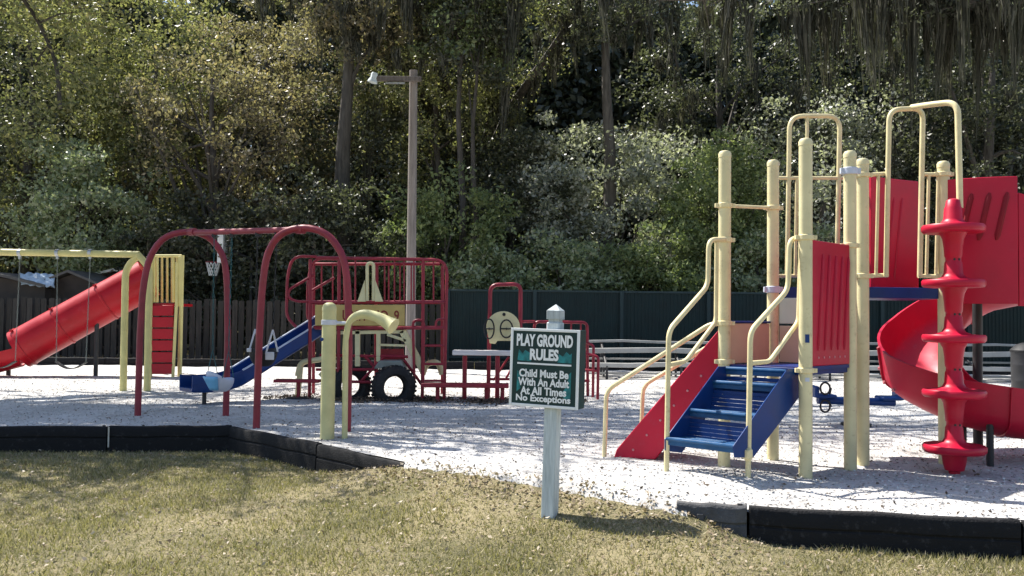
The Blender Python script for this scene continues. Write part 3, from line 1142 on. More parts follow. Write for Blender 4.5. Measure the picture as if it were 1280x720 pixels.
    for k in (7, 9, 11):
        p = path[k] + sides[k] * (hw + 0.016) + Vector((0, 0, 0.1))
        m = MB()
        m.lathe([(0.02, -0.01), (0.02, 0.008), (0.0001, 0.014)], p, sides[k], 10)
        m.build('bolt', BOLTM, sp)
    fl = [(p[0] * 1.05, p[1] * 1.0 - 0.02) for p in prof]
    for k in (16, 32, 48, 62):
        m = MB()
        m.sweep([(p[0] * 1.06, p[1] - 0.018) for p in outer] + [(p[0] * 0.99, p[1] - 0.001) for p in outer[::-1]], [path[k] - (path[k + 1] - path[k]) * 0.15, path[k] + (path[k + 1] - path[k]) * 0.15], [sides[k]] * 2, [ups[k]] * 2)
        m.build('flange', REDP, sp)
    # hood: tall curved guard round the first turn
    def curved(a_s, a_e, zb1, zt1, zt2, r, lab, N=14):
        m = MB()
        vs = []
        for k in range(N + 1):
            t = k / N
            a = R(a_s + (a_e - a_s) * t)
            zz = zt1 + (zt2 - zt1) * t
            zbk = zb1
            for rr, z in ((r, zbk), (r + 0.035, zbk), (r + 0.035, zz), (r, zz)):
                vs.append((cx + rr * math.cos(a), cy + rr * math.sin(a), z))
        fs = []
        for k in range(N):
            for j in range(4):
                l = (j + 1) % 4
                fs.append((4 * k + j, 4 * k + l, 4 * k + 4 + l, 4 * k + 4 + j))
        fs += [(3, 2, 1, 0), tuple(4 * N + j for j in range(4))]
        m.add(vs, fs)
        return m.build('slide_hood', REDP, root, lab, bevel=0.006)
    hood = curved(224, 262, 1.62, 2.88, 2.88, 1.03, 'tall red curved guard with slanted slots at the top of the spiral slide')
    curved(262.5, 345, 1.60, 2.72, 2.2, 1.02, 'lower red curved guard beyond the slotted one')
    SLOTM = paint('slot_dark_red', (0.20, 0.004, 0.012), 0.6, 0.2, 5, 0.0)
    for k in range(3):
        a = R(240 + k * 8.5)
        b = R(234.5 + k * 8.5)
        for (zA, zB) in ((2.25, 2.72),):
            p1 = Vector((cx + 1.067 * math.cos(b), cy + 1.067 * math.sin(b), zA))
            p2 = Vector((cx + 1.067 * math.cos(a), cy + 1.067 * math.sin(a), zB))
            m = MB()
            m.tube([p1, p1.lerp(p2, 0.1), p1.lerp(p2, 0.9), p2], [0.012, 0.028, 0.028, 0.012], 8)
            m.build('slot', SLOTM, hood)
    # supports
    for (px, py, zt) in ((1248, 586, 0.42), (1212, 578, 0.4)):
        p = G(px, py)
        p.y += 0.15
        m = MB()
        m.tube([Vector((p.x, p.y, -0.2)), Vector((p.x, p.y, zt))], 0.035 if px > 1230 else 0.045, 10)
        m.build('support_leg', DARKM, root)
    m = MB()
    m.tube([Vector((cx, cy, -0.2)), Vector((cx, cy, 2.3))], 0.05, 12)
    m.build('support_leg', DARKM, root)

    # red disc climber in front of post F
    S = 0.52
    bot = CL
    prof = [(0.05, -0.25), (0.05, 0.03), (0.085, 0.04), (0.10, 0.10), (0.112, 0.18)]
    for k in range(5):
        z = 0.25 + S * k
        prof += [(0.125, z - 0.045), (0.20, z - 0.05), (0.262, z - 0.045), (0.278, z - 0.025), (0.280, z + 0.012), (0.268, z + 0.028), (0.225, z + 0.022), (0.16, z + 0.032), (0.105, z + 0.055), (0.085, z + 0.09), (0.078, z + 0.19), (0.070, z + 0.205), (0.070, z + 0.235), (0.078, z + 0.25), (0.084, z + 0.34), (0.096, z + S - 0.10)]
    prof = prof[:-4]
    ztop = prof[-1][1]
    prof += [(0.06, ztop + 0.06), (0.035, ztop + 0.075), (0.0001, ztop + 0.08)]
    m = MB()
    m.lathe(prof, (CL.x, CL.y, 0), seg=28)
    clb = m.build('disc_climber', REDP, root, 'red climbing pole of five stacked discs', angle=55)
    for k in range(1, 5):
        z = 0.25 + S * k - 0.30
        for dx in (-0.022, 0.022):
            m = MB()
            m.lathe([(0.012, 0), (0.010, 0.006), (0.0001, 0.007)], (CL.x + dx, CL.y - 0.066, z), (0, -1, 0), 8)
            m.build('bolt', DARKM, clb)
    return C


build_structure()


# ------------------------------------------------------------------ spring seesaw under the structure
def build_seesaw():
    Y = 12.2
    a, b = P(1022, 500, Y), P(1118, 503, Y)
    mid = (a + b) / 2
    root = thing('spring_seesaw', 'blue spring seesaw with black ring handles behind the cream posts', 'spring rider', (mid.x, mid.y, 0))
    m = MB()
    m.tube([a, b], 0.055, 10)
    m.build('beam', BLUE, root)
    for p, s in ((a, 1), (b, -1)):
        m = MB()
        m.box(p + Vector((0.08 * s, 0, 0.06)), (0.28, 0.3, 0.05))
        m.box(p + Vector((-0.05 * s, 0, 0.12)), (0.06, 0.3, 0.16))
        m.build('seat', BLUE, root, bevel=0.02)
    for dx in (0.0,):
        for zz in (0.14, -0.10):
            m = MB()
            c0 = P(1026, 497, Y) + Vector((0, -0.17, zz))
            ring = [c0 + Vector((0.065 * math.cos(t), 0, 0.08 * math.sin(t))) for t in [k * math.pi / 9 for k in range(18)]]
            m.tube(ring, 0.014, 8, closed=True)
            m.tube([c0 + Vector((0.08, 0, 0)), a + Vector((0.14, -0.02, 0))], 0.014, 8)
            m.build('handle', BLACKP, root)
    m = MB()
    pts = [Vector((mid.x + 0.07 * math.cos(t), mid.y + 0.07 * math.sin(t), -0.02 + (mid.z) * t / (10 * math.pi))) for t in [k * math.pi / 6 for k in range(61)]]
    m.tube(pts, 0.014, 6)
    m.build('spring', DARKM, root)
    m = MB()
    m.lathe([(0.2, -0.03), (0.2, 0.03), (0.05, 0.05)], (mid.x, mid.y, 0), seg=16)
    m.build('base_plate', DARKM, root)


build_seesaw()


# ------------------------------------------------------------------ red arch swing
def chain(parent, a, b, mat=STEEL, r=0.008, name='chain'):
    m = MB()
    L = (b - a).length
    n = max(4, int(L / 0.07))
    d = (b - a) / n
    for k in range(n):
        p, q = a + d * (k - 0.12), a + d * (k + 1.12)
        s = Vector((1, 0, 0)) if k % 2 else Vector((0, 1, 0))
        w = r * 1.1
        m.tube([p, p + d * 0.3 + s * w, q - d * 0.3 + s * w, q, q - d * 0.3 - s * w, p + d * 0.3 - s * w], r * 0.45, 4, closed=True)
    return m.build(name, mat, parent, smooth=True)


def build_arch_swing():
    arches = [[(172, 520), (178, 370), (197, 306), (236, 290), (270, 306), (284, 360), (282, 521)],
              [(320, 536), (327, 370), (342, 303), (380, 285), (418, 303), (435, 365), (434, 541)]]
    root = thing('arch_swing', 'faded red arch swing frame with two toddler bucket seats', 'swing set', G(300, 529))
    tops = []
    for pts in arches:
        a, b = G(*pts[0]), G(*pts[-1])
        P3 = [V(px, py, a, b) for px, py in pts]
        P3[0] = a - Vector((0, 0, 0.25))
        P3[-1] = b - Vector((0, 0, 0.25))
        # smooth curve through the points
        cv = []
        n = len(P3)
        for i in range(n - 1):
            p0, p1, p2, p3 = P3[max(i - 1, 0)], P3[i], P3[i + 1], P3[min(i + 2, n - 1)]
            st = 6 if 0 < i < n - 2 else 3
            for k in range(st):
                t = k / st
                if i == 0 or i == n - 2:
                    m1 = (p2 - p1) if i == 0 else (p2 - p0) * 0.5
                    m2 = (p3 - p1) * 0.5 if i == 0 else (p2 - p1)
                    m1, m2 = m1.normalized() * (p2 - p1).length * 0.9, m2.normalized() * (p2 - p1).length * 0.6
                else:
                    m1, m2 = (p2 - p0) * 0.5, (p3 - p1) * 0.5
                cv.append(p1 * (2 * t ** 3 - 3 * t * t + 1) + m1 * (t ** 3 - 2 * t * t + t) + p2 * (3 * t * t - 2 * t ** 3) + m2 * (t ** 3 - t * t))
        cv.append(P3[-1])
        m = MB()
        m.tube(cv, 0.045, 14)
        m.build('arch_leg', REDM, root)
        tops.append(P3[3])
    a, b = tops
    b = b + (b - a).normalized() * 0.02 + Vector((0, 0, -0.02))
    m = MB()
    m.tube([a + Vector((0, 0, -0.01)), b], 0.04, 12)
    bar = m.build('top_bar', REDM, root)
    for t in (0.0, 1.0):
        p = a.lerp(b, t)
        m = MB()
        m.tube([p.lerp(b if t == 0 else a, 0.01), p.lerp(b if t == 0 else a, 0.06)], 0.055, 12)
        m.build('collar', REDM, bar)
    hang = [(0.24, 0.40), (0.62, 0.78)]
    seats = [(P(275, 478, (a.lerp(b, 0.32)).y), 0), (P(329, 446, (a.lerp(b, 0.70)).y), 1)]
    for (t0, t1), (sp, kind) in zip(hang, seats):
        h0, h1 = a.lerp(b, t0), a.lerp(b, t1)
        for h in (h0, h1):
            m = MB()
            m.box(h + Vector((0, 0, -0.05)), (0.05, 0.05, 0.07))
            m.build('hanger', DARKM, root, bevel=0.005)
        mid = (h0 + h1) / 2
        sc_ = Vector((mid.x, mid.y, sp.z))
        sc_ = Vector((sp.x, sp.y, sp.z))
        dirb = (b - a).normalized()
        dirb.z = 0
        dirb.normalize()
        wq = 0.17
        e0, e1 = sc_ - dirb * wq + Vector((0, 0, 0.07)), sc_ + dirb * wq + Vector((0, 0, 0.07))
        kn0, kn1 = e0.lerp(h0, 0.18), e1.lerp(h1, 0.18)
        chain(root, h0 + Vector((0, 0, -0.07)), kn0, TEALCH if kind == 0 else DARKM, 0.009)
        chain(root, h1 + Vector((0, 0, -0.07)), kn1, TEALCH if kind == 0 else DARKM, 0.009)
        side = Vector((-dirb.y, dirb.x, 0))
        for e, kn in ((e0, kn0), (e1, kn1)):
            for s in (-1, 1):
                m = MB()
                m.tube([kn, e + side * 0.09 * s], 0.012 if kind else 0.006, 6)
                m.build('strap', STRAP if kind else TEALCH, root)
        # bucket: open half shell with leg cut-outs
        prof = []
        m = MB()
        NU, NV = 20, 7
        vs, fs = [], []
        for j in range(NV + 1):
            tt = j / NV
            rr = 0.085 + 0.095 * math.sin(tt * math.pi / 2)
            zz = -0.12 + 0.23 * tt ** 1.4
            for k in range(NU):
                an = 2 * math.pi * k / NU
                dip = 0.06 * (tt ** 2) * (0.5 + 0.5 * math.cos(2 * an))
                vs.append(sc_ + dirb * (rr * 1.05 * math.cos(an)) + side * (rr * math.sin(an)) + Vector((0, 0, zz - dip + (0.05 * tt * math.cos(an + 1.57) if kind == 0 else 0))))
        for j in range(NV):
            for k in range(NU):
                l = (k + 1) % NU
                fs.append((j * NU + k, j * NU + l, (j + 1) * NU + l, (j + 1) * NU + k))
        fs.append(tuple(range(NU - 1, -1, -1)))
        m.add(vs, fs)
        st = m.build('bucket_seat', BLACKP if kind else PALEB, root, 'black bucket seat on grey straps' if kind else 'pale grey bucket seat with a light blue front')
        so = st.modifiers.new('shell', 'SOLIDIFY')
        so.thickness = 0.015
        if kind == 0:
            m = MB()
            vs, fs = [], []
            for j in range(5):
                for k in range(8):
                    an = R(195 + k * 12)
                    zz = -0.10 + 0.045 * j
                    rr = 0.115 + 0.02 * j
                    vs.append(sc_ + Vector((rr * 1.15 * math.cos(an), rr * 1.15 * math.sin(an), zz)))
            for j in range(4):
                for k in range(7):
                    fs.append((j * 8 + k, j * 8 + k + 1, j * 8 + k + 9, j * 8 + k + 8))
            m.add(vs, fs)
            q = m.build('seat_front', LBLUE, st)
            so = q.modifiers.new('shell', 'SOLIDIFY')
            so.thickness = 0.02
        else:
            m = MB()
            m.box(sc_ + Vector((0.13, -0.17, 0.02)), (0.11, 0.03, 0.10))
            m.build('buckle_plate', STRAP, st, bevel=0.008)
            m = MB()
            m.box(sc_ + Vector((-0.14, -0.14, 0.09)), (0.06, 0.03, 0.05))
            m.build('buckle_plate', STRAP, st, bevel=0.008)


build_arch_swing()


# ------------------------------------------------------------------ talk tube post
def build_talk():
    b = G(409, 549)
    root = thing('talk_tube', 'pale yellow capped post with a curved yellow talk tube beside it', 'play post', b)
    Y = b.y
    top = P(411, 378, Y).z
    m = MB()
    pr = 0.082
    m.lathe([(pr, -0.3), (pr, top - 0.10), (pr + 0.003, top - 0.098), (pr + 0.002, top - 0.06), (pr * 0.8, top - 0.02), (pr * 0.4, top - 0.002), (0.0001, top)], b, seg=20)
    post = m.build('post', PALEYEL, root)
    m = MB()
    zc = P(410, 403, Y).z
    m.lathe([(pr + 0.001, -0.03), (pr + 0.01, -0.026), (pr + 0.01, 0.026), (pr + 0.001, 0.03)], (b.x, b.y, zc), seg=20)
    m.tube([Vector((b.x, b.y - pr * 0.3, zc)), P(433, 404, Y)], 0.018, 8)
    m.build('clamp', STRAP, post)
    m = MB()
    p = P(404, 424, Y) + Vector((0, -pr, 0))
    m.lathe([(0.022, 0), (0.02, 0.006), (0.0001, 0.007)], p, (0, -1, 0), 10)
    m.build('sticker', BLUE, post)
    pts = [P(431, 549, Y), P(432, 425, Y), P(437, 402, Y), P(452, 393, Y - 0.02), P(470, 396, Y - 0.05), P(484, 403, Y - 0.09), P(492, 408, Y - 0.12)]
    pts[0].z = -0.2
    rs = [0.034, 0.034, 0.038, 0.055, 0.062, 0.075, 0.10]
    cv, rr = [], []
    n = len(pts)
    for i in range(n - 1):
        p0, p1, p2, p3 = pts[max(i - 1, 0)], pts[i], pts[i + 1], pts[min(i + 2, n - 1)]
        for k in range(5):
            t = k / 5
            if i == 0:
                cv.append(p1.lerp(p2, t))
            else:
                m1 = (p2 - p0) * 0.5 if i > 1 else (p2 - p1)
                cv.append(p1 * (2 * t ** 3 - 3 * t * t + 1) + m1 * (t ** 3 - 2 * t * t + t) + p2 * (3 * t * t - 2 * t ** 3) + ((p3 - p1) * 0.5) * (t ** 3 - t * t))
            rr.append(rs[i] * (1 - t) + rs[i + 1] * t)
    cv.append(pts[-1])
    rr.append(rs[-1])
    m = MB()
    m.tube(cv, rr, 14)
    m.build('speaking_tube', PALEYEL, root)


build_talk()


# ------------------------------------------------------------------ fire truck climber
def tyre(parent, c, axis, ro=0.37, ri=0.19, w=0.22):
    prof = [(ri, -w * 0.3), (ri + 0.04, -w * 0.5), (ro - 0.06, -w * 0.52), (ro - 0.012, -w * 0.42), (ro, -w * 0.25), (ro, -0.02), (ro - 0.012, -0.012), (ro - 0.012, 0.012), (ro, 0.02), (ro, w * 0.25), (ro - 0.012, w * 0.42), (ro - 0.06, w * 0.52), (ri + 0.04, w * 0.5), (ri, w * 0.3), (ri + 0.03, w * 0.18), (ro - 0.05, 0), (ri + 0.03, -w * 0.18), (ri, -w * 0.3)]
    m = MB()
    m.lathe(prof, c, axis, 32)
    t = m.build('tyre', RUBBER, parent, angle=35)
    m = MB()
    q = Vector((0, 0, 1)).rotation_difference(Vector(axis).normalized()).to_matrix()
    for k in range(30):
        a = 2 * math.pi * k / 30
        for s in (-1, 1):
            M = q @ Matrix.Rotation(a + 0.05 * s, 3, 'Z')
            m.box(Vector(c) + M @ Vector((ro + 0.002, 0, s * w * 0.3)), (0.02, 0.04, w * 0.22), M)
    m.build('tread', RUBBER, t)['kind'] = 'stuff'
    return t


def build_truck():
    Y1, Y2 = 15.3, 16.35
    f = lambda px, py: P(px, py, Y1)
    bk = lambda px, py: P(px + (2 if px < 640 else -2) + (640 - px) * 0.0, py - 0.5, Y2)
    root = thing('fire_truck_climber', 'red pipe climbing frame shaped like a fire truck with yellow panel and tyres', 'climbing frame', (f(460, 500).x, 15.8, 0))
    r = 0.03

    def tb(pts, rad=r, name='rail', mat=REDT, rr=0.1, lab=None):
        m = MB()
        m.tube(smoothpath(pts, rr, 5), rad, 9)
        return m.build(name, mat, root, lab)
    gnd = lambda p: Vector((p.x, p.y, -0.2))
    # posts
    for px in (387, 423, 528):
        tb([gnd(f(px, 497)), f(px + 1, 324)], name='post')
    tb([gnd(f(555, 497)), f(559, 325), f(395, 322)], name='post', rr=0.25, lab='red corner post and top rail')
    for px in (392, 470, 553):
        tb([gnd(P(px, 490, Y2)), P(px, 332, Y2)], name='post')
    tb([P(550, 330, Y2), P(392, 330, Y2)])
    for fn in (f, bk):
        tb([fn(387, 378), fn(556, 378)])
        tb([fn(394, 410), fn(556, 410)])
    # bars
    for k in range(10):
        px = 432 + k * 12.2
        if 445 < px < 480:
            continue
        tb([f(px, 324), f(px, 378)], 0.014, 'bar')
    for k in range(11):
        px = 402 + k * 14
        tb([P(px, 331, Y2), P(px, 379, Y2)], 0.014, 'bar')
    # deck
    m = MB()
    m.prism([f(392, 409), f(552, 409), P(552, 409, Y2), P(392, 409, Y2)], (0, 0, 0.05))
    dk = m.build('deck', REDT, root)
    # slide entry handrails
    for dx, dy, Yh in ((0, 0, Y1), (26, 3, Y2 - 0.4)):
        g = lambda px, py: P(px + dx, py + dy, Yh)
        tb([g(396, 321), g(366, 320), g(359, 345), g(358, 396), g(370, 409)], 0.026, 'handrail', rr=0.2)
        tb([g(392, 344), g(361, 362), g(360, 372), g(371, 377), g(396, 377)], 0.024, 'handrail', rr=0.12)
    # name panel
    m = MB()
    fp = lambda px, py: P(px, py, Y1 - 0.05)
    m.prism([fp(394, 381), fp(506, 381), fp(506, 407), fp(394, 407)], (0, 0.03, 0))
    pn = m.build('name_panel', TRUCKY, root, 'yellow panel lettered UNIT NO. 9', bevel=0.006)
    cu = bpy.data.curves.new('t', 'FONT')
    cu.body = 'UNIT NO. 9'
    cu.align_x = 'CENTER'
    cu.align_y = 'CENTER'
    cu.offset = 0.02
    cu.resolution_u = 3
    to = bpy.data.objects.new('t', cu)
    COL.objects.link(to)
    me = bpy.data.meshes.new_from_object(to.evaluated_get(bpy.context.evaluated_depsgraph_get()))
    vs = np.array([v.co[:] for v in me.vertices])
    fs = [tuple(p.vertices) for p in me.polygons]
    bpy.data.objects.remove(to)
    lo, hi = vs.min(0), vs.max(0)
    c0, c1 = P(428, 401, Y1 - 0.068), P(499, 388, Y1 - 0.068)
    m = MB()
    m.add([(c0.x + (c1.x - c0.x) * (p[0] - lo[0]) / (hi[0] - lo[0]), c0.y, c0.z + (c1.z - c0.z) * (p[1] - lo[1]) / (hi[1] - lo[1])) for p in vs], fs)
    m.build('lettering', LETTER, pn, smooth=False)
    # cream bell tower
    m = MB()
    g = lambda px, py: P(px, py, Y1 - 0.08)
    m.tube(smoothpath([g(459, 376), g(459, 329), g(467, 329), g(467, 376)], 0.06, 6), 0.03, 9)
    bell = m.build('bell_frame', TRUCKC, root)
    m = MB()
    m.prism([g(447, 377), g(456, 350), g(457, 377)], (0, 0.04, 0))
    m.build('bell_fin', TRUCKC, bell)
    m = MB()
    m.prism([g(469, 377), g(469, 350), g(479, 377)], (0, 0.04, 0))
    m.build('bell_fin', TRUCKC, bell)
    # cab: cream window frame, sloping bonnet, grey bonnet
    def bar2(a, b, w=0.09, mat=TRUCKC, name='cab_frame'):
        m = MB()
        d = (b - a).normalized()
        s = Vector((-d.z, 0, d.x)) * w / 2
        m.prism([a - s, b - s, b + s, a + s], (0, 0.05, 0))
        return m.build(name, mat, root, bevel=0.006)
    Yc = Y1 + 0.05
    g = lambda px, py: P(px, py, Yc)
    bar2(g(447, 413), g(447, 458), 0.085)
    bar2(g(473, 416), g(473, 452), 0.07)
    bar2(g(421, 416), g(505, 414.5), 0.06)
    bar2(g(474, 431), g(506, 432), 0.04)
    bar2(g(484, 418), g(508, 426), 0.05)
    bar2(g(420, 450), g(400, 470), 0.08)
    bar2(g(503, 413), g(529, 463), 0.13, name='bonnet_strip')
    bar2(g(376, 455), g(372, 497), 0.09, name='mudguard')
    m = MB()
    m.tube(smoothpath([P(372, 470, Yc), P(376, 452, Yc), P(398, 450, Yc), P(420, 444, Yc)], 0.15), 0.05, 9)
    m.build('mudguard', TRUCKC, root)
    m = MB()
    m.tube(smoothpath([P(528, 468, Yc + 0.3), P(533, 454, Yc + 0.3), P(548, 452, Yc + 0.3), P(553, 468, Yc + 0.3)], 0.15), 0.055, 9)
    m.build('mudguard', TRUCKC, root)
    m = MB()
    m.prism([g(470, 460), g(476, 450), g(503, 450), g(508, 460)], (0, 0.5, 0))
    m.build('bonnet', GREYG, root, bevel=0.02)
    m = MB()
    m.prism([P(476, 436, Yc + 0.3), P(504, 436, Yc + 0.3), P(506, 449, Yc + 0.3), P(474, 449, Yc + 0.3)], (0, 0.05, 0))
    m.build('dashboard', REDT, root)
    # chassis pipes
    for pts in ([g(400, 444), g(510, 446)], [g(455, 444), g(480, 472)], [g(480, 446), g(452, 476)], [g(400, 476), g(470, 478)], [g(505, 450), g(528, 482)], [g(395, 462), g(470, 462)]):
        tb(pts, 0.026, 'chassis_pipe')
    # ladder with loops at the right
    tb([f(518, 478), f(516, 400), f(530, 400), f(529, 478)], 0.024, 'ladder_loop', rr=0.12)
    tb([f(545, 412), f(545, 399), f(557, 399)], 0.022, 'ladder_loop', rr=0.1)
    for py in (432, 455, 476):
        tb([f(529, py), f(556, py)], 0.022, 'rung')
    # tyres, half sunk
    tyre(root, P(492, 484, Y1 - 0.2), (0.42, -0.9, 0), 0.37, 0.19, 0.26)
    tyre(root, P(438, 482, Y1 + 0.15), (0.5, -0.86, 0), 0.35, 0.19, 0.26)
    # benches
    m = MB()
    a, b = P(344, 476, 15.0), P(400, 476, 15.0)
    m.box((a + b) / 2, ((b - a).length, 0.26, 0.05))
    st = m.build('bench_seat', REDT, root, bevel=0.01)
    m = MB()
    p = P(373, 490, 15.0)
    m.tube([Vector((p.x, p.y, -0.1)), Vector((p.x, p.y, a.z - 0.025))], 0.03, 8)
    m.build('bench_leg', REDT, st)
    m = MB()
    p = P(372, 498, 15.0)
    m.box((p.x, p.y, 0.02), (0.35, 0.25, 0.05))
    m.build('footing', DARKM, st, bevel=0.01)
    # blue slide to the left
    s0, s1, s2 = P(404, 409, 15.75), P(300, 474, 14.75), P(232, 485, 14.05)
    path = []
    for k in range(11):
        t = k / 10
        path.append(s0.lerp(s1, t))
    for k in range(1, 9):
        t = k / 8
        path.append(s1 * (1 - t) ** 2 + (s1 + (s1 - s0) * 0.18) * 2 * t * (1 - t) + s2 * t * t)
    d = (s2 - s0)
    side = Vector((-d.y, d.x, 0)).normalized()
    prof = [(-0.25, 0.20), (-0.25, -0.02), (-0.22, -0.06), (0.22, -0.06), (0.25, -0.02), (0.25, 0.20), (0.225, 0.20), (0.22, 0.0), (-0.22, 0.0), (-0.225, 0.20)]
    m = MB()
    m.sweep(prof, path, [side] * len(path), [Vector((0, 0, 1))] * len(path))
    sd = m.build('slide', BLUE, root, 'straight blue slide with pale worn edges', bevel=0.008)
    for s in (-1, 1):
        m = MB()
        m.tube([p + side * (0.238 * s) + Vector((0, 0, 0.2)) for p in path[:12]], 0.018, 6)
        m.build('worn_edge', PALEB, sd)
    m = MB()
    p = path[-2]
    m.tube([Vector((p.x + 0.15, p.y, -0.2)), Vector((p.x + 0.15, p.y, p.z - 0.05))], 0.035, 8)
    m.build('support_leg', DARKM, sd)
    # long low bench to the right
    a, b = P(527, 481, 15.0), P(636, 482, 15.0)
    m = MB()
    m.box((a + b) / 2, ((b - a).length, 0.28, 0.07))
    st = m.build('bench_seat', REDT, root, bevel=0.01)
    for px in (547, 608, 628):
        m = MB()
        p = P(px, 490, 15.0)
        m.tube([Vector((p.x, p.y, -0.2)), Vector((p.x, p.y, a.z - 0.03))], 0.035, 8)
        m.build('bench_leg', REDT, st)


build_truck()


# ------------------------------------------------------------------ red activity climber behind the sign
def build_activity():
    Y = 15.6
    f = lambda px, py, dy=0: P(px, py, Y + dy)
    root = thing('activity_frame', 'red pipe frame with a cream steering panel and black ring wheels behind the sign', 'climbing frame', (f(660, 490).x, Y, 0))

    def tb(pts, rad=0.03, name='rail', rr=0.12):
        m = MB()
        m.tube(smoothpath(pts, rr, 5), rad, 9)
        return m.build(name, REDT, root)
    gnd = lambda p: Vector((p.x, p.y, -0.2))
    tb([gnd(f(610, 490)), f(613, 356), f(651, 355), gnd(f(650, 490))], 0.036, 'hoop', 0.14)
    tb([gnd(f(668, 495, 0.6)), f(668, 402, 0.6), f(734, 403, 0.6), gnd(f(735, 490, 0.6))], 0.028, 'hoop', 0.1)
    tb([f(653, 402, 0.3), f(668, 402, 0.6)], 0.026)
    for px in (684, 700, 714, 726):
        tb([f(px, 403, 0.6), f(px, 476, 0.6)], 0.016, 'bar')
    tb([f(655, 476, 0.6), f(737, 476, 0.6)], 0.026)
    tb([f(712, 436, 0.2), f(748, 446, 0.0), gnd(f(747, 496, 0.0))], 0.026, 'hoop', 0.06)
    tb([gnd(f(741, 495, 0.4)), f(742, 432, 0.4), f(733, 428, 0.5)], 0.026, 'hoop', 0.06)
    tb([f(728, 462, 0.2), f(748, 464)], 0.022)
    tb([f(612, 442), f(652, 441)], 0.024)
    tb([f(636, 446), f(618, 474)], 0.02, 'brace')
    tb([f(648, 446), f(632, 474)], 0.02, 'brace')
    tb([f(612, 474), f(652, 474)], 0.024)
    m = MB()
    poly = [f(629 + 21 * math.cos(R(a)), 409 - 20 * math.sin(R(a)), -0.06) for a in range(-10, 191, 12)]
    poly += [f(611, 424, -0.06), f(612, 429, -0.06), f(619, 430, -0.06), f(622, 426, -0.06), f(648, 426, -0.06)]
    m.prism(poly, (0, 0.03, 0))
    pn = m.build('steering_panel', TRUCKC, root, 'cream rounded play panel', bevel=0.006)
    for cx_, cy_, rx, rz in ((611.5, 411, 6, 12), (633, 411, 7.5, 11)):
        c0 = f(cx_, cy_, -0.16)
        s = Y / FPX
        m = MB()
        m.tube([c0 + Vector((rx * s * math.cos(t), 0, rz * s * math.sin(t))) for t in [k * math.pi / 10 for k in range(20)]], 0.014, 7, closed=True)
        m.tube([c0 + Vector((-rx * s, 0, 0)), c0 + Vector((rx * s, 0, 0))], 0.012, 6)
        m.tube([c0, c0 + Vector((0, 0.11, 0))], 0.02, 8)
        m.build('ring_wheel', BLACKP, pn)
    m = MB()
    m.lathe([(0.03, 0), (0.028, 0.012), (0.0001, 0.014)], f(630, 393, -0.078), (0, -1, 0), 10)
    m.build('knob', BLACKP, pn)
    # white topped balance plank
    a, b = f(566, 441, -0.3), f(646, 441, -0.3)
    m = MB()
    m.box((a + b) / 2, ((b - a).length, 0.26, 0.085))
    pk = m.build('plank', PLANKW, root, 'pale plank seat on red legs', bevel=0.01)
    for px in (581, 622):
        p = f(px, 450, -0.3)
        m = MB()
        m.tube([Vector((p.x, p.y, -0.2)), Vector((p.x, p.y, a.z - 0.04))], 0.04, 8)
        m.build('plank_leg', REDT, pk)


build_activity()


# ------------------------------------------------------------------ yellow swing at the left
def build_yswing():
    a, b = G(154, 489), G(184, 488)
    b.y -= 0.3
    b.x = P(184, 488, b.y).x
    root = thing('belt_swing', 'yellow beam swing with arched legs at the left side of the gravel', 'swing set', (a.x, a.y, 0))
    zt = P(175, 318, a.y).z
    m = MB()
    m.tube(smoothpath([Vector((a.x, a.y, -0.2)), P(157, 335, a.y), P(174, 318, a.y - 0.1)], 0.35, 8), 0.062, 12)
    m.build('leg', YELLOW, root)
    m = MB()
    m.tube(smoothpath([Vector((b.x, b.y, -0.2)), P(187, 335, b.y), P(172, 318, a.y - 0.1)], 0.3, 8), 0.062, 12)
    m.build('leg', YELLOW, root)
    e0, e1 = P(174, 318, a.y - 0.1), P(-260, 311, a.y - 0.1)
    m = MB()
    m.tube([e0, e1], 0.062, 12)
    m.build('top_beam', YELLOW, root)
    for dy in (-0.6, 0.6):
        m = MB()
        m.tube([e1 + Vector((0.3, 0, 0)), Vector((e1.x + 0.1, e1.y + dy, -0.2))], 0.062, 12)
        m.build('leg', YELLOW, root)
    s = a.y / FPX
    for pair in ((72, 113), (-20, 25), (-120, -78)):
        hs = []
        for px in pair:
            h = P(px, 316, a.y - 0.1)
            m = MB()
            m.tube([h + Vector((-0.03, 0, 0)), h + Vector((0.03, 0, 0))], 0.07, 10)
            m.box(h + Vector((0, 0, -0.085)), (0.04, 0.04, 0.06))
            m.build('hanger', STEEL, root)
            hs.append(h)
        ends = []
        mid = (hs[0] + hs[1]) / 2
        for h, sg in zip(hs, (-1, 1)):
            e = Vector((h.x - sg * 0.03, h.y, 0.52))
            chain(root, h + Vector((0, 0, -0.11)), e, GREYG, 0.008)
            ends.append(e)
        m = MB()
        pth = [ends[0].lerp(ends[1], k / 10) + Vector((0, 0, -0.12 * math.sin(math.pi * k / 10))) for k in range(11)]
        m.sweep([(-0.07, 0), (0.07, 0), (0.07, 0.015), (-0.07, 0.015)], pth, [Vector((0, 1, 0))] * 11, [Vector((0, 0, 1))] * 11)
        m.build('belt_seat', BLACKP, root)


build_yswing()


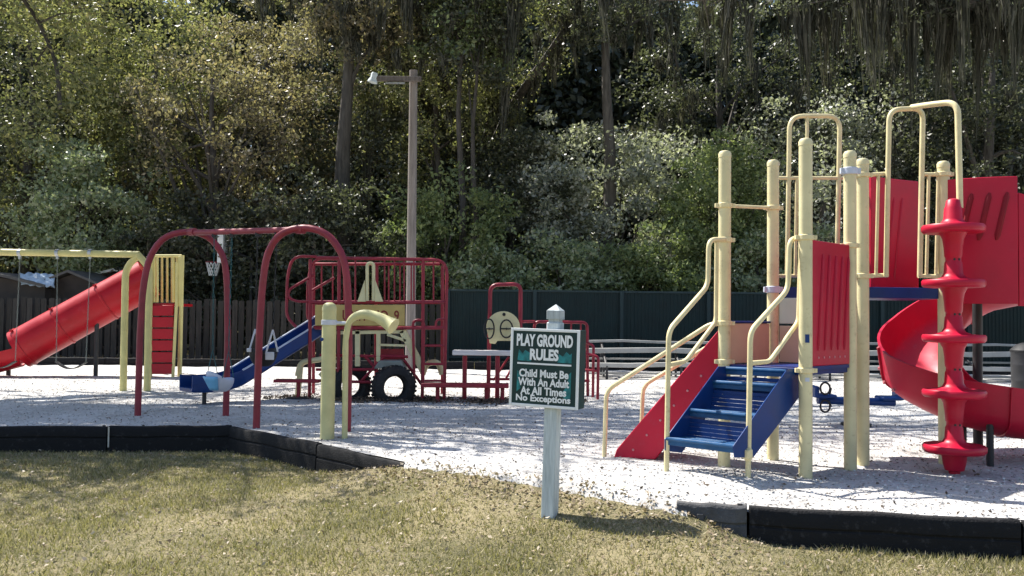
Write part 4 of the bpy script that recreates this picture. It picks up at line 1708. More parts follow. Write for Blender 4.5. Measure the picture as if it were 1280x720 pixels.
# ------------------------------------------------------------------ red tube slide with ladder
def build_tube():
    Y = 20.3
    f = lambda px, py, dy=0.0: P(px, py, Y + dy)
    root = thing('tube_slide', 'red tube slide with cream railed platform and red step ladder by the fence', 'slide', (f(200, 470).x, Y, 0))
    # platform posts and rails
    for px in (188, 226):
        for dy in (0.0, 0.9):
            m = MB()
            p = f(px, 400, dy)
            m.tube([Vector((p.x, p.y, -0.2)), Vector((p.x, p.y, f(px, 319).z))], 0.05, 10)
            m.build('post', YELLOW, root)
    m = MB()
    m.box((f(206, 381).x, Y + 0.45, f(206, 381).z), (0.62, 0.92, 0.06))
    m.build('platform', REDP2, root)
    for dy in (0.0, 0.9):
        m = MB()
        m.tube([f(187, 320, dy), f(227, 320, dy)], 0.035, 8)
        m.build('rail', YELLOW, root)
    for px in (196, 202.5, 209, 215, 221):
        m = MB()
        m.tube([f(px, 320, 0.9), f(px, 378, 0.9)], 0.028, 8)
        m.build('bar', YELLOW, root)
    for px in (193, 197, 217):
        m = MB()
        m.tube([f(px, 320), f(px, 378)], 0.026, 8)
        m.build('bar', YELLOW, root)
    m = MB()
    m.prism([f(223, 320, -0.02), f(229, 320, -0.02), f(229, 383, -0.02), f(223, 383, -0.02)], (0, 0.06, 0))
    m.build('rail_panel', YELLOW, root, bevel=0.01)
    # ladder of red boards
    for k in range(6):
        y0 = 381 + k * 14.6
        dy = -0.05 - 0.07 * k
        m = MB()
        m.prism([f(190, y0 + 0.6, dy), f(217, y0 + 0.6, dy), f(216.5, y0 + 13.6, dy - 0.03), f(190, y0 + 13.6, dy - 0.03)], (0, 0.07, 0))
        m.build('step', REDP2, root, bevel=0.012)
    for px0, px1 in ((188.5, 188.5), (221, 216)):
        m = MB()
        m.tube([f(px0, 328, -0.05), f(px0 - 0.5, 381, -0.08), Vector((f(px1, 470, -0.5).x, Y - 0.5, -0.1))], 0.035, 8)
        m.build('ladder_rail', YELLOW, root)
    # tube
    a, b = P(186, 348, Y + 0.3), P(24, 437, Y - 0.4)
    path = [a.lerp(b, k / 24) for k in range(25)]
    rs = []
    for k in range(25):
        base = 0.455
        rs.append(base)
    m = MB()
    m.tube(path, rs, 22)
    tb = m.build('tube', REDP2, root, angle=60)
    for k in (8, 16, 23):
        m = MB()
        m.tube([path[k] - (b - a).normalized() * 0.025, path[k] + (b - a).normalized() * 0.025], 0.472, 22)
        m.build('flange', REDP2, tb, bevel=0.01)
        for an in (60, 120):
            d = (b - a).normalized()
            up = Vector((0, 0, 1)) - d * d.z
            sd = d.cross(up)
            p = path[k] + (up.normalized() * math.sin(R(an)) + sd.normalized() * math.cos(R(an))) * 0.485
            m = MB()
            m.box(p, (0.06, 0.06, 0.05))
            m.build('flange_lug', REDP2, tb)
    # open run-out
    d = Vector((b.x - a.x, b.y - a.y, 0)).normalized()
    c0 = b + Vector((0.1, 0, -0.02))
    path = [c0, c0 + d * 0.5 + Vector((0, 0, -0.14)), c0 + d * 1.0 + Vector((0, 0, -0.2)), c0 + d * 1.8 + Vector((0, 0, -0.22))]
    side = Vector((-d.y, d.x, 0))
    prof = []
    for k in range(13):
        an = math.pi * (1 + k / 12)
        prof.append((0.38 * math.cos(an), 0.36 * math.sin(an)))
    inn = [(x * 0.92, y * 0.9) for x, y in prof]
    prof = [(prof[0][0], 0.1)] + prof + [(prof[-1][0], 0.1), (inn[-1][0], 0.1)] + inn[::-1] + [(inn[0][0], 0.1)]
    m = MB()
    m.sweep(prof, path, [side] * 4, [Vector((0, 0, 1))] * 4)
    m.build('run_out', REDP2, root)
    for px, py, zt in ((11, 474, 0.45), (120, 470, 1.2)):
        p = P(px, 450, Y - 0.2)
        m = MB()
        m.tube([Vector((p.x, p.y, -0.2)), Vector((p.x, p.y, zt))], 0.05, 8)
        m.build('support_leg', DARKM, root)


build_tube()


# ------------------------------------------------------------------ fences
def build_fences():
    Y = 27.0
    x0, x1 = P(-330, 400, Y).x, P(559, 400, Y).x
    root = thing('wooden_fence', 'dark weathered wooden board fence behind the swings', 'fence', (x0, Y, 0))
    zt = P(300, 375, Y).z
    bw, pitch = 0.165, 0.215
    n = int((x1 - x0) / pitch)
    m = MB()
    m.box((0, 0, 0), (bw, 0.022, 1.0))
    me = None
    rnd = random.Random(3)
    for k in range(n):
        h = zt + rnd.uniform(-0.03, 0.03)
        m = MB()
        xx = x0 + pitch * (k + 0.5)
        dy = 0.0 if k % 2 else 0.055
        # dog-eared top
        e = 0.03
        m.prism([Vector((xx - bw / 2, Y + dy, -0.05)), Vector((xx + bw / 2, Y + dy, -0.05)), Vector((xx + bw / 2, Y + dy, h - e)), Vector((xx + bw / 2 - e, Y + dy, h)), Vector((xx - bw / 2 + e, Y + dy, h)), Vector((xx - bw / 2, Y + dy, h - e))], (0, 0.022, 0))
        m.build('board', FWOOD, root, smooth=False)
    for zz in (0.35, 1.0, 1.6):
        m = MB()
        m.box(((x0 + x1) / 2, Y + 0.092, zz), (x1 - x0, 0.04, 0.09))
        m.build('rail', FWOOD, root)
    k = x0 + 0.2
    while k < x1:
        m = MB()
        m.box((k, Y + 0.165, (zt + 0.05) / 2 - 0.2), (0.1, 0.1, zt + 0.35))
        m.build('post', FWOOD, root)
        k += 2.44
    # green sheet wall
    Yg = 26.8
    xs = P(560, 400, Yg).x
    zg = P(700, 363, Yg).z
    pan = 2.62
    root = thing('green_screen_wall', 'tall dark green sheet wall with posts behind the play structures', 'fence', (xs, Yg, 0))
    np_ = 9
    ribs = MB()
    pts = []
    kk = 24
    prof = []
    for k in range(kk):
        xa = k * pan / kk
        prof += [(xa, 0), (xa + pan / kk * 0.5, 0), (xa + pan / kk * 0.6, -0.018), (xa + pan / kk * 0.9, -0.018)]
    prof.append((pan, 0))
    vs, fs = [], []
    for xa, ya in prof:
        vs += [(xa, ya, 0.02), (xa, ya, zg - 0.04)]
    for k in range(len(prof) - 1):
        fs.append((2 * k, 2 * k + 2, 2 * k + 3, 2 * k + 1))
    m0 = MB()
    m0.add([Vector(v) + Vector((xs, Yg, 0)) for v in vs], fs)
    p0 = m0.build('panel', GREENW, root, smooth=False)
    for k in range(1, np_):
        c = p0.copy()
        COL.objects.link(c)
        c.parent = root
        c.location = p0.location + Vector((pan * k, 0, 0))
    m = MB()
    m.box((xs, Yg - 0.05, zg / 2 - 0.15), (0.11, 0.09, zg + 0.32))
    q0 = m.build('post', GREENP, root, bevel=0.01)
    for k in range(1, np_ + 1):
        c = q0.copy()
        COL.objects.link(c)
        c.parent = root
        c.location = q0.location + Vector((pan * k, 0, 0))
    m = MB()
    m.box((xs + pan * np_ / 2, Yg - 0.01, zg - 0.03), (pan * np_, 0.08, 0.07))
    m.build('top_rail', GREENP, root, bevel=0.01)
    m = MB()
    m.box((xs + pan * np_ / 2, Yg - 0.035, 0.2), (pan * np_, 0.05, 0.07))
    m.build('bottom_rail', GREENP, root)


build_fences()


# ------------------------------------------------------------------ bleacher, bin, light pole, hoop, sheds
def build_bleacher():
    Y = 21.0
    root = thing('bleacher', 'long low bleacher of pale planks in front of the green wall', 'bleacher', (P(1000, 460, Y).x, Y, 0))
    xa, xb = P(737, 440, Y).x, P(1330, 440, Y).x
    rows = [(456, 0.0, 0.1, 0.24), (438, 0.6, 0.12, 0.26), (427, 1.2, 0.06, 0.2)]
    L = (xb - xa)
    for py, dy, t, dpt in rows:
        z = P(790, py, Y + dy).z
        m = MB()
        n = 12
        pth = [Vector((xa + L * k / n, Y + dy, z + 0.02 * math.sin(k * 1.9 + py))) for k in range(n + 1)]
        m.sweep([(-dpt / 2, -t / 2), (dpt / 2, -t / 2), (dpt / 2, t / 2), (-dpt / 2, t / 2)], pth, [Vector((0, 1, 0))] * (n + 1), [Vector((0, 0, 1))] * (n + 1))
        m.build('seat_plank', ALU, root, bevel=0.008)
        m = MB()
        m.box(((xa + xb) / 2, Y + dy + 0.3, z - 0.22), (L, 0.2, 0.04))
        m.build('foot_plank', ALU, root)
    k = xa + 0.4
    while k < xb:
        m = MB()
        m.tube([Vector((k, Y - 0.1, -0.1)), Vector((k, Y - 0.1, 0.3))], 0.03, 6)
        m.tube([Vector((k, Y - 0.1, 0.27)), Vector((k, Y + 1.3, 0.85))], 0.03, 6)
        m.tube([Vector((k, Y + 0.6, -0.1)), Vector((k, Y + 0.6, 0.58))], 0.03, 6)
        m.tube([Vector((k, Y + 1.25, -0.1)), Vector((k, Y + 1.25, 0.85))], 0.03, 6)
        m.build('support_frame', DARKM, root)
        k += 1.75
    # dark bin at the right edge
    p = P(1285, 490, 17.0)
    root = thing('litter_bin', 'dark drum bin at the right edge beside the bleacher', 'bin', (p.x, p.y, 0))
    m = MB()
    m.lathe([(0.26, -0.02), (0.28, 0.1), (0.285, 0.3), (0.29, 0.31), (0.285, 0.34), (0.29, 0.6), (0.295, 0.61), (0.29, 0.64), (0.29, 0.84), (0.30, 0.86), (0.27, 0.86), (0.26, 0.2), (0.0001, 0.2)], (p.x, p.y, 0), seg=20)
    m.build('drum', DARKM, root)
    m = MB()
    m.lathe([(0.305, 0.865), (0.305, 0.9), (0.2, 1.0), (0.1, 1.04), (0.0001, 1.05)], (p.x, p.y, 0), seg=20)
    m.build('lid', BLACKP, root)


build_bleacher()


def build_pole():
    Y = 23.2
    p0, p1 = P(513, 440, Y), P(517, 88, Y)
    root = thing('light_pole', 'grey wooden light pole with a crossarm lamp behind the fire truck climber', 'light pole', (p0.x, Y, 0))
    m = MB()
    base = Vector((p0.x, Y, -0.3))
    n = 8
    m.tube([base.lerp(p1, k / n) for k in range(n + 1)], [0.135 - 0.03 * k / n for k in range(n + 1)], 14)
    m.build('pole', POLEW, root)
    m = MB()
    a, b = P(512, 99, Y - 0.14), P(472, 98, Y - 0.14)
    m.box((a + b) / 2 + Vector((0.1, 0, 0)), ((b - a).length + 0.4, 0.09, 0.13))
    m.build('cross_arm', POLEW, root, bevel=0.01)
    m = MB()
    c = P(467, 97, Y - 0.16)
    m.lathe([(0.07, 0.13), (0.09, 0.08), (0.08, 0.0), (0.12, -0.08), (0.135, -0.13), (0.12, -0.135), (0.0001, -0.09)], c, (0.25, 0, 1), 16)
    lp = m.build('lamp_head', GREYPOST, root)
    m = MB()
    m.box(P(494, 104, Y - 0.2), (0.5, 0.05, 0.04))
    m.build('bracket', STEEL, root)


build_pole()


def build_hoop():
    Y = 29.5
    c = P(281, 312, Y)
    root = thing('basketball_hoop', 'white basketball backboard seen edge on with its net beyond the wooden fence', 'basketball hoop', (c.x, Y, 0))
    m = MB()
    m.box((c.x, Y, c.z), (0.18, 1.4, 0.95), z=R(6))
    m.build('backboard', WHITEP, root, bevel=0.01)
    zr = P(281, 328, Y).z
    rc = Vector((c.x - 0.38, Y, zr))
    m = MB()
    m.tube([rc + Vector((0.23 * math.cos(t), 0.23 * math.sin(t), 0)) for t in [k * math.pi / 10 for k in range(20)]], 0.015, 6, closed=True)
    m.tube([rc + Vector((0.23, 0, 0)), Vector((c.x, Y, zr))], 0.03, 6)
    rim = m.build('rim', REDM, root)
    m = MB()
    for k in range(12):
        a = 2 * math.pi * k / 12
        for s in (-1, 1):
            b = a + s * 0.5
            m.tube([rc + Vector((0.23 * math.cos(a), 0.23 * math.sin(a), 0)), rc + Vector((0.17 * math.cos(b), 0.17 * math.sin(b), -0.24)), rc + Vector((0.12 * math.cos(a), 0.12 * math.sin(a), -0.45))], 0.012, 4)
    m.build('net', WHITEP, rim)['kind'] = 'stuff'
    m = MB()
    m.tube([Vector((c.x + 0.9, Y, -0.2)), Vector((c.x + 0.9, Y, c.z - 0.3)), Vector((c.x + 0.1, Y, c.z))], 0.06, 8)
    m.build('pole', DARKM, root)


build_hoop()


def build_sheds():
    def shed(px0, px1, pyw, pyp, Y, name, label, cat, wm, rm, ov=0.12, dep=1.6):
        a, b = P(px0, pyw, Y), P(px1, pyw, Y)
        pk = P((px0 + px1) / 2, pyp, Y)
        root = thing(name, label, cat, ((a.x + b.x) / 2, Y + dep / 2, 0))
        zw = min(a.z, b.z)
        m = MB()
        m.prism([Vector((a.x, Y, -0.1)), Vector((b.x, Y, -0.1)), Vector((b.x, Y, zw)), Vector((pk.x, Y, pk.z - 0.06)), Vector((a.x, Y, zw))], (0, 0.15, 0))
        m.prism([Vector((a.x, Y + dep, -0.1)), Vector((b.x, Y + dep, -0.1)), Vector((b.x, Y + dep, zw)), Vector((pk.x, Y + dep, pk.z - 0.06)), Vector((a.x, Y + dep, zw))], (0, 0.15, 0))
        for xx in (a.x + 0.075, b.x - 0.075):
            m.box((xx, Y + dep / 2, zw / 2 - 0.05), (0.15, dep - 0.16, zw - 0.02))
        m.build('wall', wm, root)
        for s, e in ((-1, a), (1, b)):
            m = MB()
            ee = Vector((e.x + s * ov, Y + dep / 2 - 0.1, zw - ov * (pk.z - zw) / abs(pk.x - e.x)))
            tp = Vector((pk.x, Y + dep / 2 - 0.1, pk.z))
            m.prism([ee, tp, tp + Vector((0, 0, 0.08)), ee + Vector((0, 0, 0.08))], (0, dep + 0.5, 0))
            m.build('roof', rm, root)
        return root, a, b, pk, zw
    r1, a, b, pk, zw = shed(-70, 58, 357, 343, 28.2, 'storage_shed', 'low brown shed roof with a shiny tarp beyond the left fence', 'shed', SHEDW, SHEDR)
    m = MB()
    rnd = random.Random(5)
    vs, fs = [], []
    NX, NZ = 10, 5
    for j in range(NZ + 1):
        for i in range(NX + 1):
            p = P(26 + i * 4.2, 356 - j * 3.0 + (i * 0.2), 27.9 + j * 0.12) + Vector((0, rnd.uniform(-0.06, 0.06), rnd.uniform(-0.05, 0.05)))
            vs.append(p)
    for j in range(NZ):
        for i in range(NX):
            fs.append((j * (NX + 1) + i, j * (NX + 1) + i + 1, (j + 1) * (NX + 1) + i + 1, (j + 1) * (NX + 1) + i))
    m.add(vs, fs)
    t = m.build('tarp', TARP, None)
    tag(t, 'crumpled blue and white tarp hung over the shed roof edge', 'tarp')
    so = t.modifiers.new('thick', 'SOLIDIFY')
    so.thickness = 0.03
    shed(54, 128, 356, 341, 28.6, 'storage_shed', 'dark gabled shed peak behind the red tube slide', 'shed', SHEDW, SHEDR)
    shed(104, 190, 349, 339, 30.6, 'storage_building', 'low building with a bright white roof beyond the dark shed', 'building', SHEDW, WROOF)


build_sheds()


# ------------------------------------------------------------------ trees
def strands(anchors, per, lmin, lmax, spread):
    """hanging moss: narrow tapering strips gathered into uneven clumps that narrow downwards"""
    A = np.asarray(anchors, float)
    k = len(A)
    Lc = np.repeat(rng.uniform(lmin, lmax, k) * rng.uniform(0.4, 1, k), per)
    dr = np.repeat(rng.normal(0, 0.06, (k, 2)), per, 0)
    wd = np.repeat(rng.uniform(0.5, 1.6, k), per)[:, None]
    C = np.repeat(A, per, 0)
    n = len(C)
    O = rng.normal(0, spread, (n, 3)) * np.array([1, 1, 0.5]) * wd
    Ln = Lc * rng.uniform(0.25, 1, n) * np.clip(1.15 - np.linalg.norm(O[:, :2], axis=1) / (spread * 3), 0.25, 1)
    an = rng.uniform(0, math.pi, n)
    w = rng.uniform(0.010, 0.036, n)
    ph = rng.uniform(0, 6.28, n)
    ts = [0, 0.25, 0.5, 0.75, 1.0]
    ws = [0.6, 1.0, 0.9, 0.6, 0.1]
    L_, R_ = [], []
    jx = np.cumsum(rng.normal(0, 0.03, (5, n)), 0)
    jy = np.cumsum(rng.normal(0, 0.03, (5, n)), 0)
    for i, (t, q) in enumerate(zip(ts, ws)):
        sh = 1 - 0.7 * t
        cx = C[:, 0] + O[:, 0] * sh + dr[:, 0] * t * Ln + jx[i]
        cy = C[:, 1] + O[:, 1] * sh + dr[:, 1] * t * Ln + jy[i]
        cz = C[:, 2] + O[:, 2] - t * Ln
        dx, dy = np.cos(an + t * 2) * w * q, np.sin(an + t * 2) * w * q
        L_.append(np.stack([cx - dx, cy - dy, cz], 1))
        R_.append(np.stack([cx + dx, cy + dy, cz], 1))
    out = [np.stack([L_[i], R_[i], R_[i + 1], L_[i + 1]], 1) for i in range(4)]
    return np.concatenate(out, 1).reshape(-1, 3)


def crown_pts(c, rad, n_cl, per, cl_r, low=0.0, gap=0.0):
    """leaf centres gathered in clumps through an uneven ellipsoid"""
    c, rad = np.asarray(c, float), np.asarray(rad, float)
    d = unit(rng.normal(size=(n_cl, 3)))
    rr = rng.uniform(0.35, 1.0, (n_cl, 1)) ** 0.6
    lumpy = 1 + 0.22 * np.sin(d[:, :1] * 4 + c[0]) * np.cos(d[:, 1:2] * 3 + c[1]) + rng.normal(0, 0.08, (n_cl, 1))
    cen = c + d * rr * rad * lumpy
    cr = cl_r * rng.uniform(0.5, 1.4, (n_cl, 1))
    pts = np.repeat(cen, per, 0) + unit(rng.normal(size=(n_cl * per, 3))) * (rng.uniform(0, 1, (n_cl * per, 1)) ** 0.5) * np.repeat(cr, per, 0) * np.array([1.15, 1.15, 0.75])
    return pts, cen


def tree(name, label, x, y, h, rad, cz, leafm, n_cl=130, per=110, cl_r=0.75, leaf=0.155, trunk_r=0.2, bark=BARK, moss=0, group=None, cat='tree', lean=0.0, zmin=0.15, twigs=10):
    z0 = float(gz(np.array(x), np.array(y))) - 0.1
    root = thing(name, label, cat, (x, y, z0 + 0.1), group)
    pts, cen = crown_pts((x + lean, y, cz), rad, n_cl, per, cl_r)
    pts = pts[pts[:, 2] > zmin]
    cen = cen[cen[:, 2] > zmin + 0.3]
    m = MB()
    top = Vector((x + lean, y, min(h, cz + rad[2] * 0.5)))
    b0 = Vector((x, y, z0))
    N = 8
    tp = [b0.lerp(top, k / N) + Vector((math.sin(k * 1.3 + x) * 0.12, math.cos(k * 1.7 + y) * 0.1, 0)) * (1 if 0 < k else 0) for k in range(N + 1)]
    tr = [trunk_r * (1.35 if k == 0 else 1.0) * (1 - 0.8 * k / N) for k in range(N + 1)]
    m.tube(tp, tr, 10)
    sel = rng.choice(len(cen), min(twigs, len(cen)), replace=False)
    for i in sel:
        e = Vector(cen[i])
        k = max(1, min(N - 1, int(N * ((0.72 if cz > 11 else 0.35) + (0.28 if cz > 11 else 0.5) * rng.uniform()))))
        s = tp[k]
        if e.z < s.z - 2:
            k = max(1, k - 3)
            s = tp[k]
        mid = s.lerp(e, 0.5) + Vector((0, 0, 0.35))
        rr = tr[k] * 0.55
        m.tube([s, s.lerp(mid, 0.5) + Vector((0, 0, 0.1)), mid, e], [rr, rr * 0.75, rr * 0.5, rr * 0.12], 6)
    m.build('trunk', bark, root)
    ob = link('crown', faces_mesh('crown', leaf_quads(pts - np.array([x, y, cz]), leaf), 4), leafm, (x, y, cz), root, smooth=False)
    if moss:
        an = cen[rng.choice(len(cen), min(moss, len(cen)), replace=False)] + rng.normal(0, 0.3, (min(moss, len(cen)), 3))
        v = strands(an, 45, 0.8, 3.0, 0.15)
        link('spanish_moss', faces_mesh('moss', v - np.array([x, y, cz]), 4), MOSS, (x, y, cz), root, smooth=False)['kind'] = 'stuff'
    return root


def fx(px, Y):
    return P(px, 390, Y).x


FG = 'trees of the wood behind the fences'
# px, Y, height, (rx,ry,rz), crown z, leaf, label, kwargs
T = [
    (30, 33, 17, (4.2, 3.2, 5.6), 9.5, LEAF_Y, 'yellow green tree filling the top left corner of the wood', dict(n_cl=190, trunk_r=0.28)),
    (98, 31, 7, (2.1, 1.8, 2.5), 4.9, LEAF_P, 'pale grey green bushy tree above the shed and tube slide', dict(n_cl=110, cl_r=0.55, trunk_r=0.1)),
    (185, 34, 16, (3.6, 3.0, 5.4), 9.4, LEAF_Y, 'olive yellow tree behind the left swing beam', dict(n_cl=160, trunk_r=0.25)),
    (262, 32, 13, (4.2, 2.4, 3.6), 8.2, LEAF_B, 'brownish half bare tree with dark crooked limbs behind the red arch swing', dict(n_cl=95, per=85, trunk_r=0.3, twigs=26, moss=12)),
    (330, 36, 17, (4.0, 3.0, 5.6), 9.6, LEAF_B, 'grey brown tall tree left of the pale mossy trunk', dict(n_cl=150, moss=18, trunk_r=0.25)),
    (428, 31.5, 17, (2.8, 2.4, 3.2), 13.3, LEAF_B, 'tree with a thick pale mossy trunk left of the light pole', dict(n_cl=90, trunk_r=0.42, bark=BARKP, moss=34)),
    (455, 35, 15, (3.4, 2.6, 5.0), 7.5, LEAF_D, 'dark tree in the shade just left of the light pole', dict(n_cl=130, moss=14)),
    (545, 34, 16, (3.2, 2.6, 5.0), 10.0, LEAF_Y, 'golden green tree with hanging moss above the light pole', dict(n_cl=130, moss=26, trunk_r=0.22)),
    (574, 31, 15, (2.0, 1.8, 2.8), 12.4, LEAF_G, 'slim dark trunked tree right of the light pole', dict(n_cl=60, trunk_r=0.17, moss=16)),
    (592, 30.5, 14, (1.8, 1.6, 2.6), 11.6, LEAF_D, 'second slim trunk close beside the first right of the light pole', dict(n_cl=50, trunk_r=0.13, moss=10)),
    (560, 30, 6, (2.4, 1.6, 2.7), 3.4, LEAF_G, 'bushy green understorey tree between the light pole and the red hoop', dict(n_cl=100, cl_r=0.6, trunk_r=0.1)),
    (640, 33.5, 10, (2.6, 2.2, 3.4), 5.6, LEAF_D, 'dark green tree left of the big silvery bush', dict(n_cl=130, moss=8)),
    (758, 31.5, 17, (3.0, 2.2, 2.6), 13.6, LEAF_D, 'tree with a moss draped trunk hanging above the silvery bush', dict(n_cl=60, trunk_r=0.34, bark=BARKP, moss=40)),
    (765, 32.5, 9, (4.6, 2.6, 3.5), 5.2, LEAF_S, 'big round silvery green bush in the middle of the wood', dict(n_cl=230, cl_r=0.65, trunk_r=0.18)),
    (700, 29.6, 4, (1.9, 1.3, 1.5), 2.6, LEAF_P, 'low pale green shrub peeping over the green wall behind the sign', dict(n_cl=70, cl_r=0.5, trunk_r=0.07)),
    (905, 31, 8, (2.5, 2.0, 3.0), 4.9, LEAF_G, 'bright yellow green bush behind the left cream post', dict(n_cl=130, cl_r=0.6, trunk_r=0.13)),
    (950, 29.7, 5, (2.2, 1.3, 1.7), 2.9, LEAF_P, 'pale leafy shrub above the green wall by the cream posts', dict(n_cl=80, cl_r=0.5, trunk_r=0.07)),
    (1030, 32, 11, (2.8, 2.2, 4.2), 6.0, LEAF_S, 'grey speckled tree seen between the tall cream loops', dict(n_cl=130, trunk_r=0.2, moss=20)),
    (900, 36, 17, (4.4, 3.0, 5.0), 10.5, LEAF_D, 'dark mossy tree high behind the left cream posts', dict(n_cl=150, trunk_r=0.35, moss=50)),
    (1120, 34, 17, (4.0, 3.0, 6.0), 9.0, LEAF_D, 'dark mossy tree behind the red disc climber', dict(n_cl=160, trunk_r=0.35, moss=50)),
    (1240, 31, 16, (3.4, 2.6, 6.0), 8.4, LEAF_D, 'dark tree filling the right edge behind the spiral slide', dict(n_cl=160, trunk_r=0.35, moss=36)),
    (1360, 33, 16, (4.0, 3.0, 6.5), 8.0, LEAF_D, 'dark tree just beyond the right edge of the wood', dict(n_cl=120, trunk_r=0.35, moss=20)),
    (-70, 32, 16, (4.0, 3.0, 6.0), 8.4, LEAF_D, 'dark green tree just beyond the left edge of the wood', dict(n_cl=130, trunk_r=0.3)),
    (820, 29.4, 5, (2.0, 1.2, 1.5), 2.7, LEAF_G, 'green shrub above the green wall left of the stairs', dict(n_cl=70, cl_r=0.5, trunk_r=0.07)),
    (610, 29.2, 4, (1.4, 1.0, 1.3), 2.5, LEAF_P, 'small light shrub above the green wall by the red hoop', dict(n_cl=45, cl_r=0.45, trunk_r=0.06)),
    (262, 30.5, 6, (3.4, 1.6, 2.3), 3.2, LEAF_D, 'dark bushes low behind the wooden fence and ladder', dict(n_cl=110, cl_r=0.6, trunk_r=0.1)),
    (400, 30, 6, (3.0, 1.6, 2.4), 3.6, LEAF_D, 'dark bushy undergrowth tree behind the fire truck rails', dict(n_cl=100, cl_r=0.6, trunk_r=0.1)),
]
for px, Y, h, rad, cz, lm, lab, kw in T:
    small = h <= 9
    tree('shrub' if small and h < 5.5 else 'woodland_tree', lab, fx(px, Y), Y, h, rad, cz, lm, group=FG, cat='shrub' if small and h < 5.5 else 'tree', **kw)

# far wood: one mass behind the trees one can tell apart
n = 400000
x = rng.uniform(-42, 42, n)
y = rng.uniform(40.5, 45, n)
z = rng.uniform(0, 1, n) ** 0.9 * (17.4 + 1.0 * np.sin(x * 0.5) + 0.8 * np.sin(x * 1.3 + 1))
c = np.stack([x, y, z], 1)
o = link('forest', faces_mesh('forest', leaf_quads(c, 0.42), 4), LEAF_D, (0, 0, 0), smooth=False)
tag(o, 'far dark wood closing the view behind the nearer trees', None, kind='stuff')


# big live oaks outside the frame, whose limbs and moss hang over the playground
def oak(label, x, y, limbs, leafm, per_cl, nper, moss, leaf=0.11, trunk_r=0.55, fork=4.0, cl_r=0.75, ml=(0.8, 3.2)):
    z0 = -0.3
    root = thing('live_oak', label, 'tree', (x, y, z0), 'spreading live oaks')
    m = MB()
    f = Vector((x, y, fork))
    m.tube([Vector((x, y, z0)), Vector((x, y, z0 + 0.5)), Vector((x + 0.1, y, 2)), f], [trunk_r * 1.5, trunk_r * 1.1, trunk_r, trunk_r * 0.95], 12)
    P_, M_ = [], []
    for e in limbs:
        e = Vector(e)
        L = (e - f).length
        K = 9
        pth = []
        for k in range(K + 1):
            t = k / K
            p = f.lerp(e, t)
            p.z = f.z + (e.z - f.z) * (1 - (1 - t) ** 1.9)
            p += Vector((math.sin(t * 7 + e.x), math.cos(t * 6 + e.y), math.sin(t * 9 + e.x * 2))) * 0.28 * t
            pth.append(p)
        m.tube(pth, [trunk_r * 0.55 * (1 - 0.88 * k / K) for k in range(K + 1)], 8)
        for k in range(3, K + 1):
            for j in range(per_cl):
                o_ = Vector((rng.normal(0, 1.0), rng.normal(0, 1.0), rng.normal(0.35, 0.5)))
                q = pth[k] + o_
                m.tube([pth[k], pth[k].lerp(q, 0.5) + Vector((0, 0, 0.1)), q], [0.035, 0.022, 0.008], 5)
                P_.append(np.array(q) + unit(rng.normal(size=(nper, 3))) * rng.uniform(0, 1, (nper, 1)) ** 0.5 * cl_r * rng.uniform(0.5, 1.2) * np.array([1.2, 1.2, 0.6]))
                if rng.uniform() < moss:
                    M_.append(np.array(pth[k].lerp(q, rng.uniform())))
    m.build('trunk', BARK, root)
    pts = np.concatenate(P_)
    c0 = np.array([x, y, fork])
    link('crown', faces_mesh('crown', leaf_quads(pts - c0, leaf), 4), leafm, c0, root, smooth=False)
    if M_:
        link('spanish_moss', faces_mesh('moss', strands(M_, 52, ml[0], ml[1], 0.15) - c0, 4), MOSS, c0, root, smooth=False)['kind'] = 'stuff'
    return root


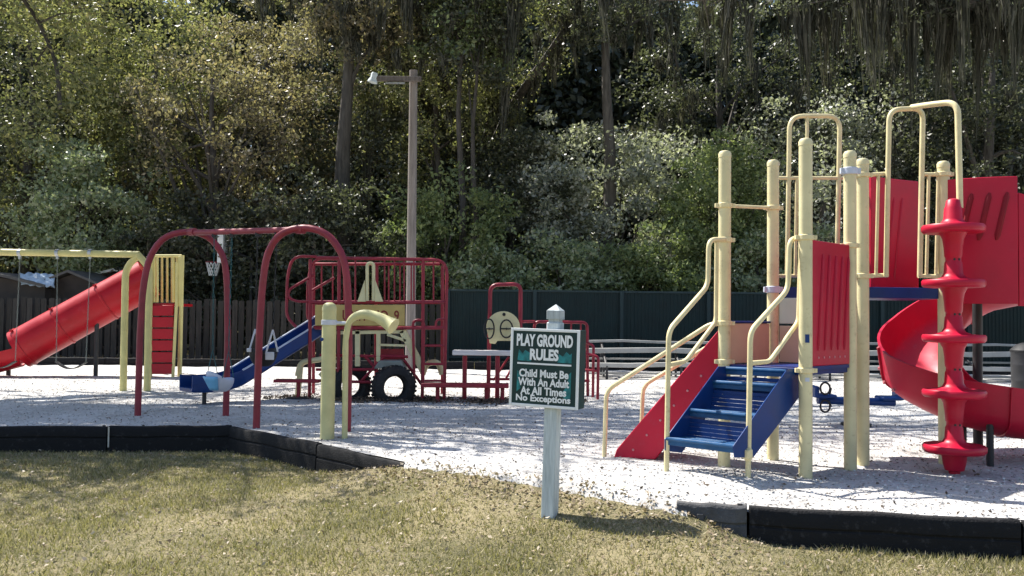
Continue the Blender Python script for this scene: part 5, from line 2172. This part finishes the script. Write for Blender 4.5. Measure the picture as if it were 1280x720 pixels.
oak('spreading live oak whose limb dips into the top left corner', -13.5, 15.5,
    [(-6.5, 17.5, 8.6), (-3.0, 20, 10.3), (-10.5, 13.6, 8.2), (-10, 20, 9), (-4.8, 15.2, 9.0), (-1.5, 22.5, 11.2), (-9.5, 23, 10), (-1.2, 15.6, 9.0), (1.2, 17.0, 9.6), (3.4, 18.6, 10.6), (-3.4, 18.2, 10.0), (-4.2, 13.0, 8.0), (-1.2, 13.6, 8.3), (1.6, 14.8, 8.9), (-9.0, 12.2, 7.6), (-7.4, 13.0, 7.8), (2.6, 15.6, 9.2), (0.5, 18.6, 9.9), (4.6, 20.5, 11.0), (3.6, 16.8, 9.8)], LEAF_Y, 4, 85, 0.0, fork=6.2)
def droop():
    ok = [o for o in COL.objects if o.name == 'live_oak'][0]
    pts = [Vector((-10.0, 15.2, 9.0)), P(8, -30, 15.0), P(50, 28, 14.9), P(72, 82, 14.8), P(75, 135, 14.7)]
    m = MB()
    m.tube(smoothpath(pts, 0.5), 0.035, 6)
    side = [(pts[2], P(95, 15, 14.8)), (pts[2].lerp(pts[3], 0.5), P(40, 90, 14.9)), (pts[3], P(110, 110, 14.6)), (pts[1].lerp(pts[2], 0.5), P(70, -5, 14.8))]
    for a, b in side:
        m.tube([a, a.lerp(b, 0.5) + Vector((0, 0, 0.05)), b], [0.022, 0.015, 0.006], 5)
    m.build('branch', BARK, ok)
    cs = [P(px, py, 14.8) for px, py in ((20, 20), (75, 30), (105, 20), (60, 70), (40, 100), (100, 90), (112, 118), (80, 140), (10, 60), (130, 50), (25, 140), (150, 20))]
    L = []
    for c in cs:
        L.append(np.array(c) + rng.normal(0, 0.26, (90, 3)))
    L = np.concatenate(L)
    c0 = L.mean(0)
    link('foliage', faces_mesh('foliage', leaf_quads(L - c0, 0.085), 4), LEAF_Y, c0, ok, smooth=False)


droop()
oak('mossy live oak draping dark grey moss across the top right', 15.5, 24.0,
    [(4.5, 25.5, 11.0), (7.5, 22.0, 10.2), (2.5, 27, 11.8), (10, 26, 11.0), (6.5, 27.5, 11.6), (12, 21.5, 9.8), (9.0, 24.0, 10.8)], LEAF_D, 5, 75, 0.42, fork=9.6, cl_r=0.65, ml=(1.2, 5.6))
oak('moss hung live oak beyond the fence over the middle of the wood', -1.5, 38.0,
    [(-4.5, 29, 13), (0.5, 27.5, 12.6), (3.5, 28.5, 12.8), (-8, 30, 13)], LEAF_Y, 4, 100, 0.8, fork=7.0, trunk_r=0.45)
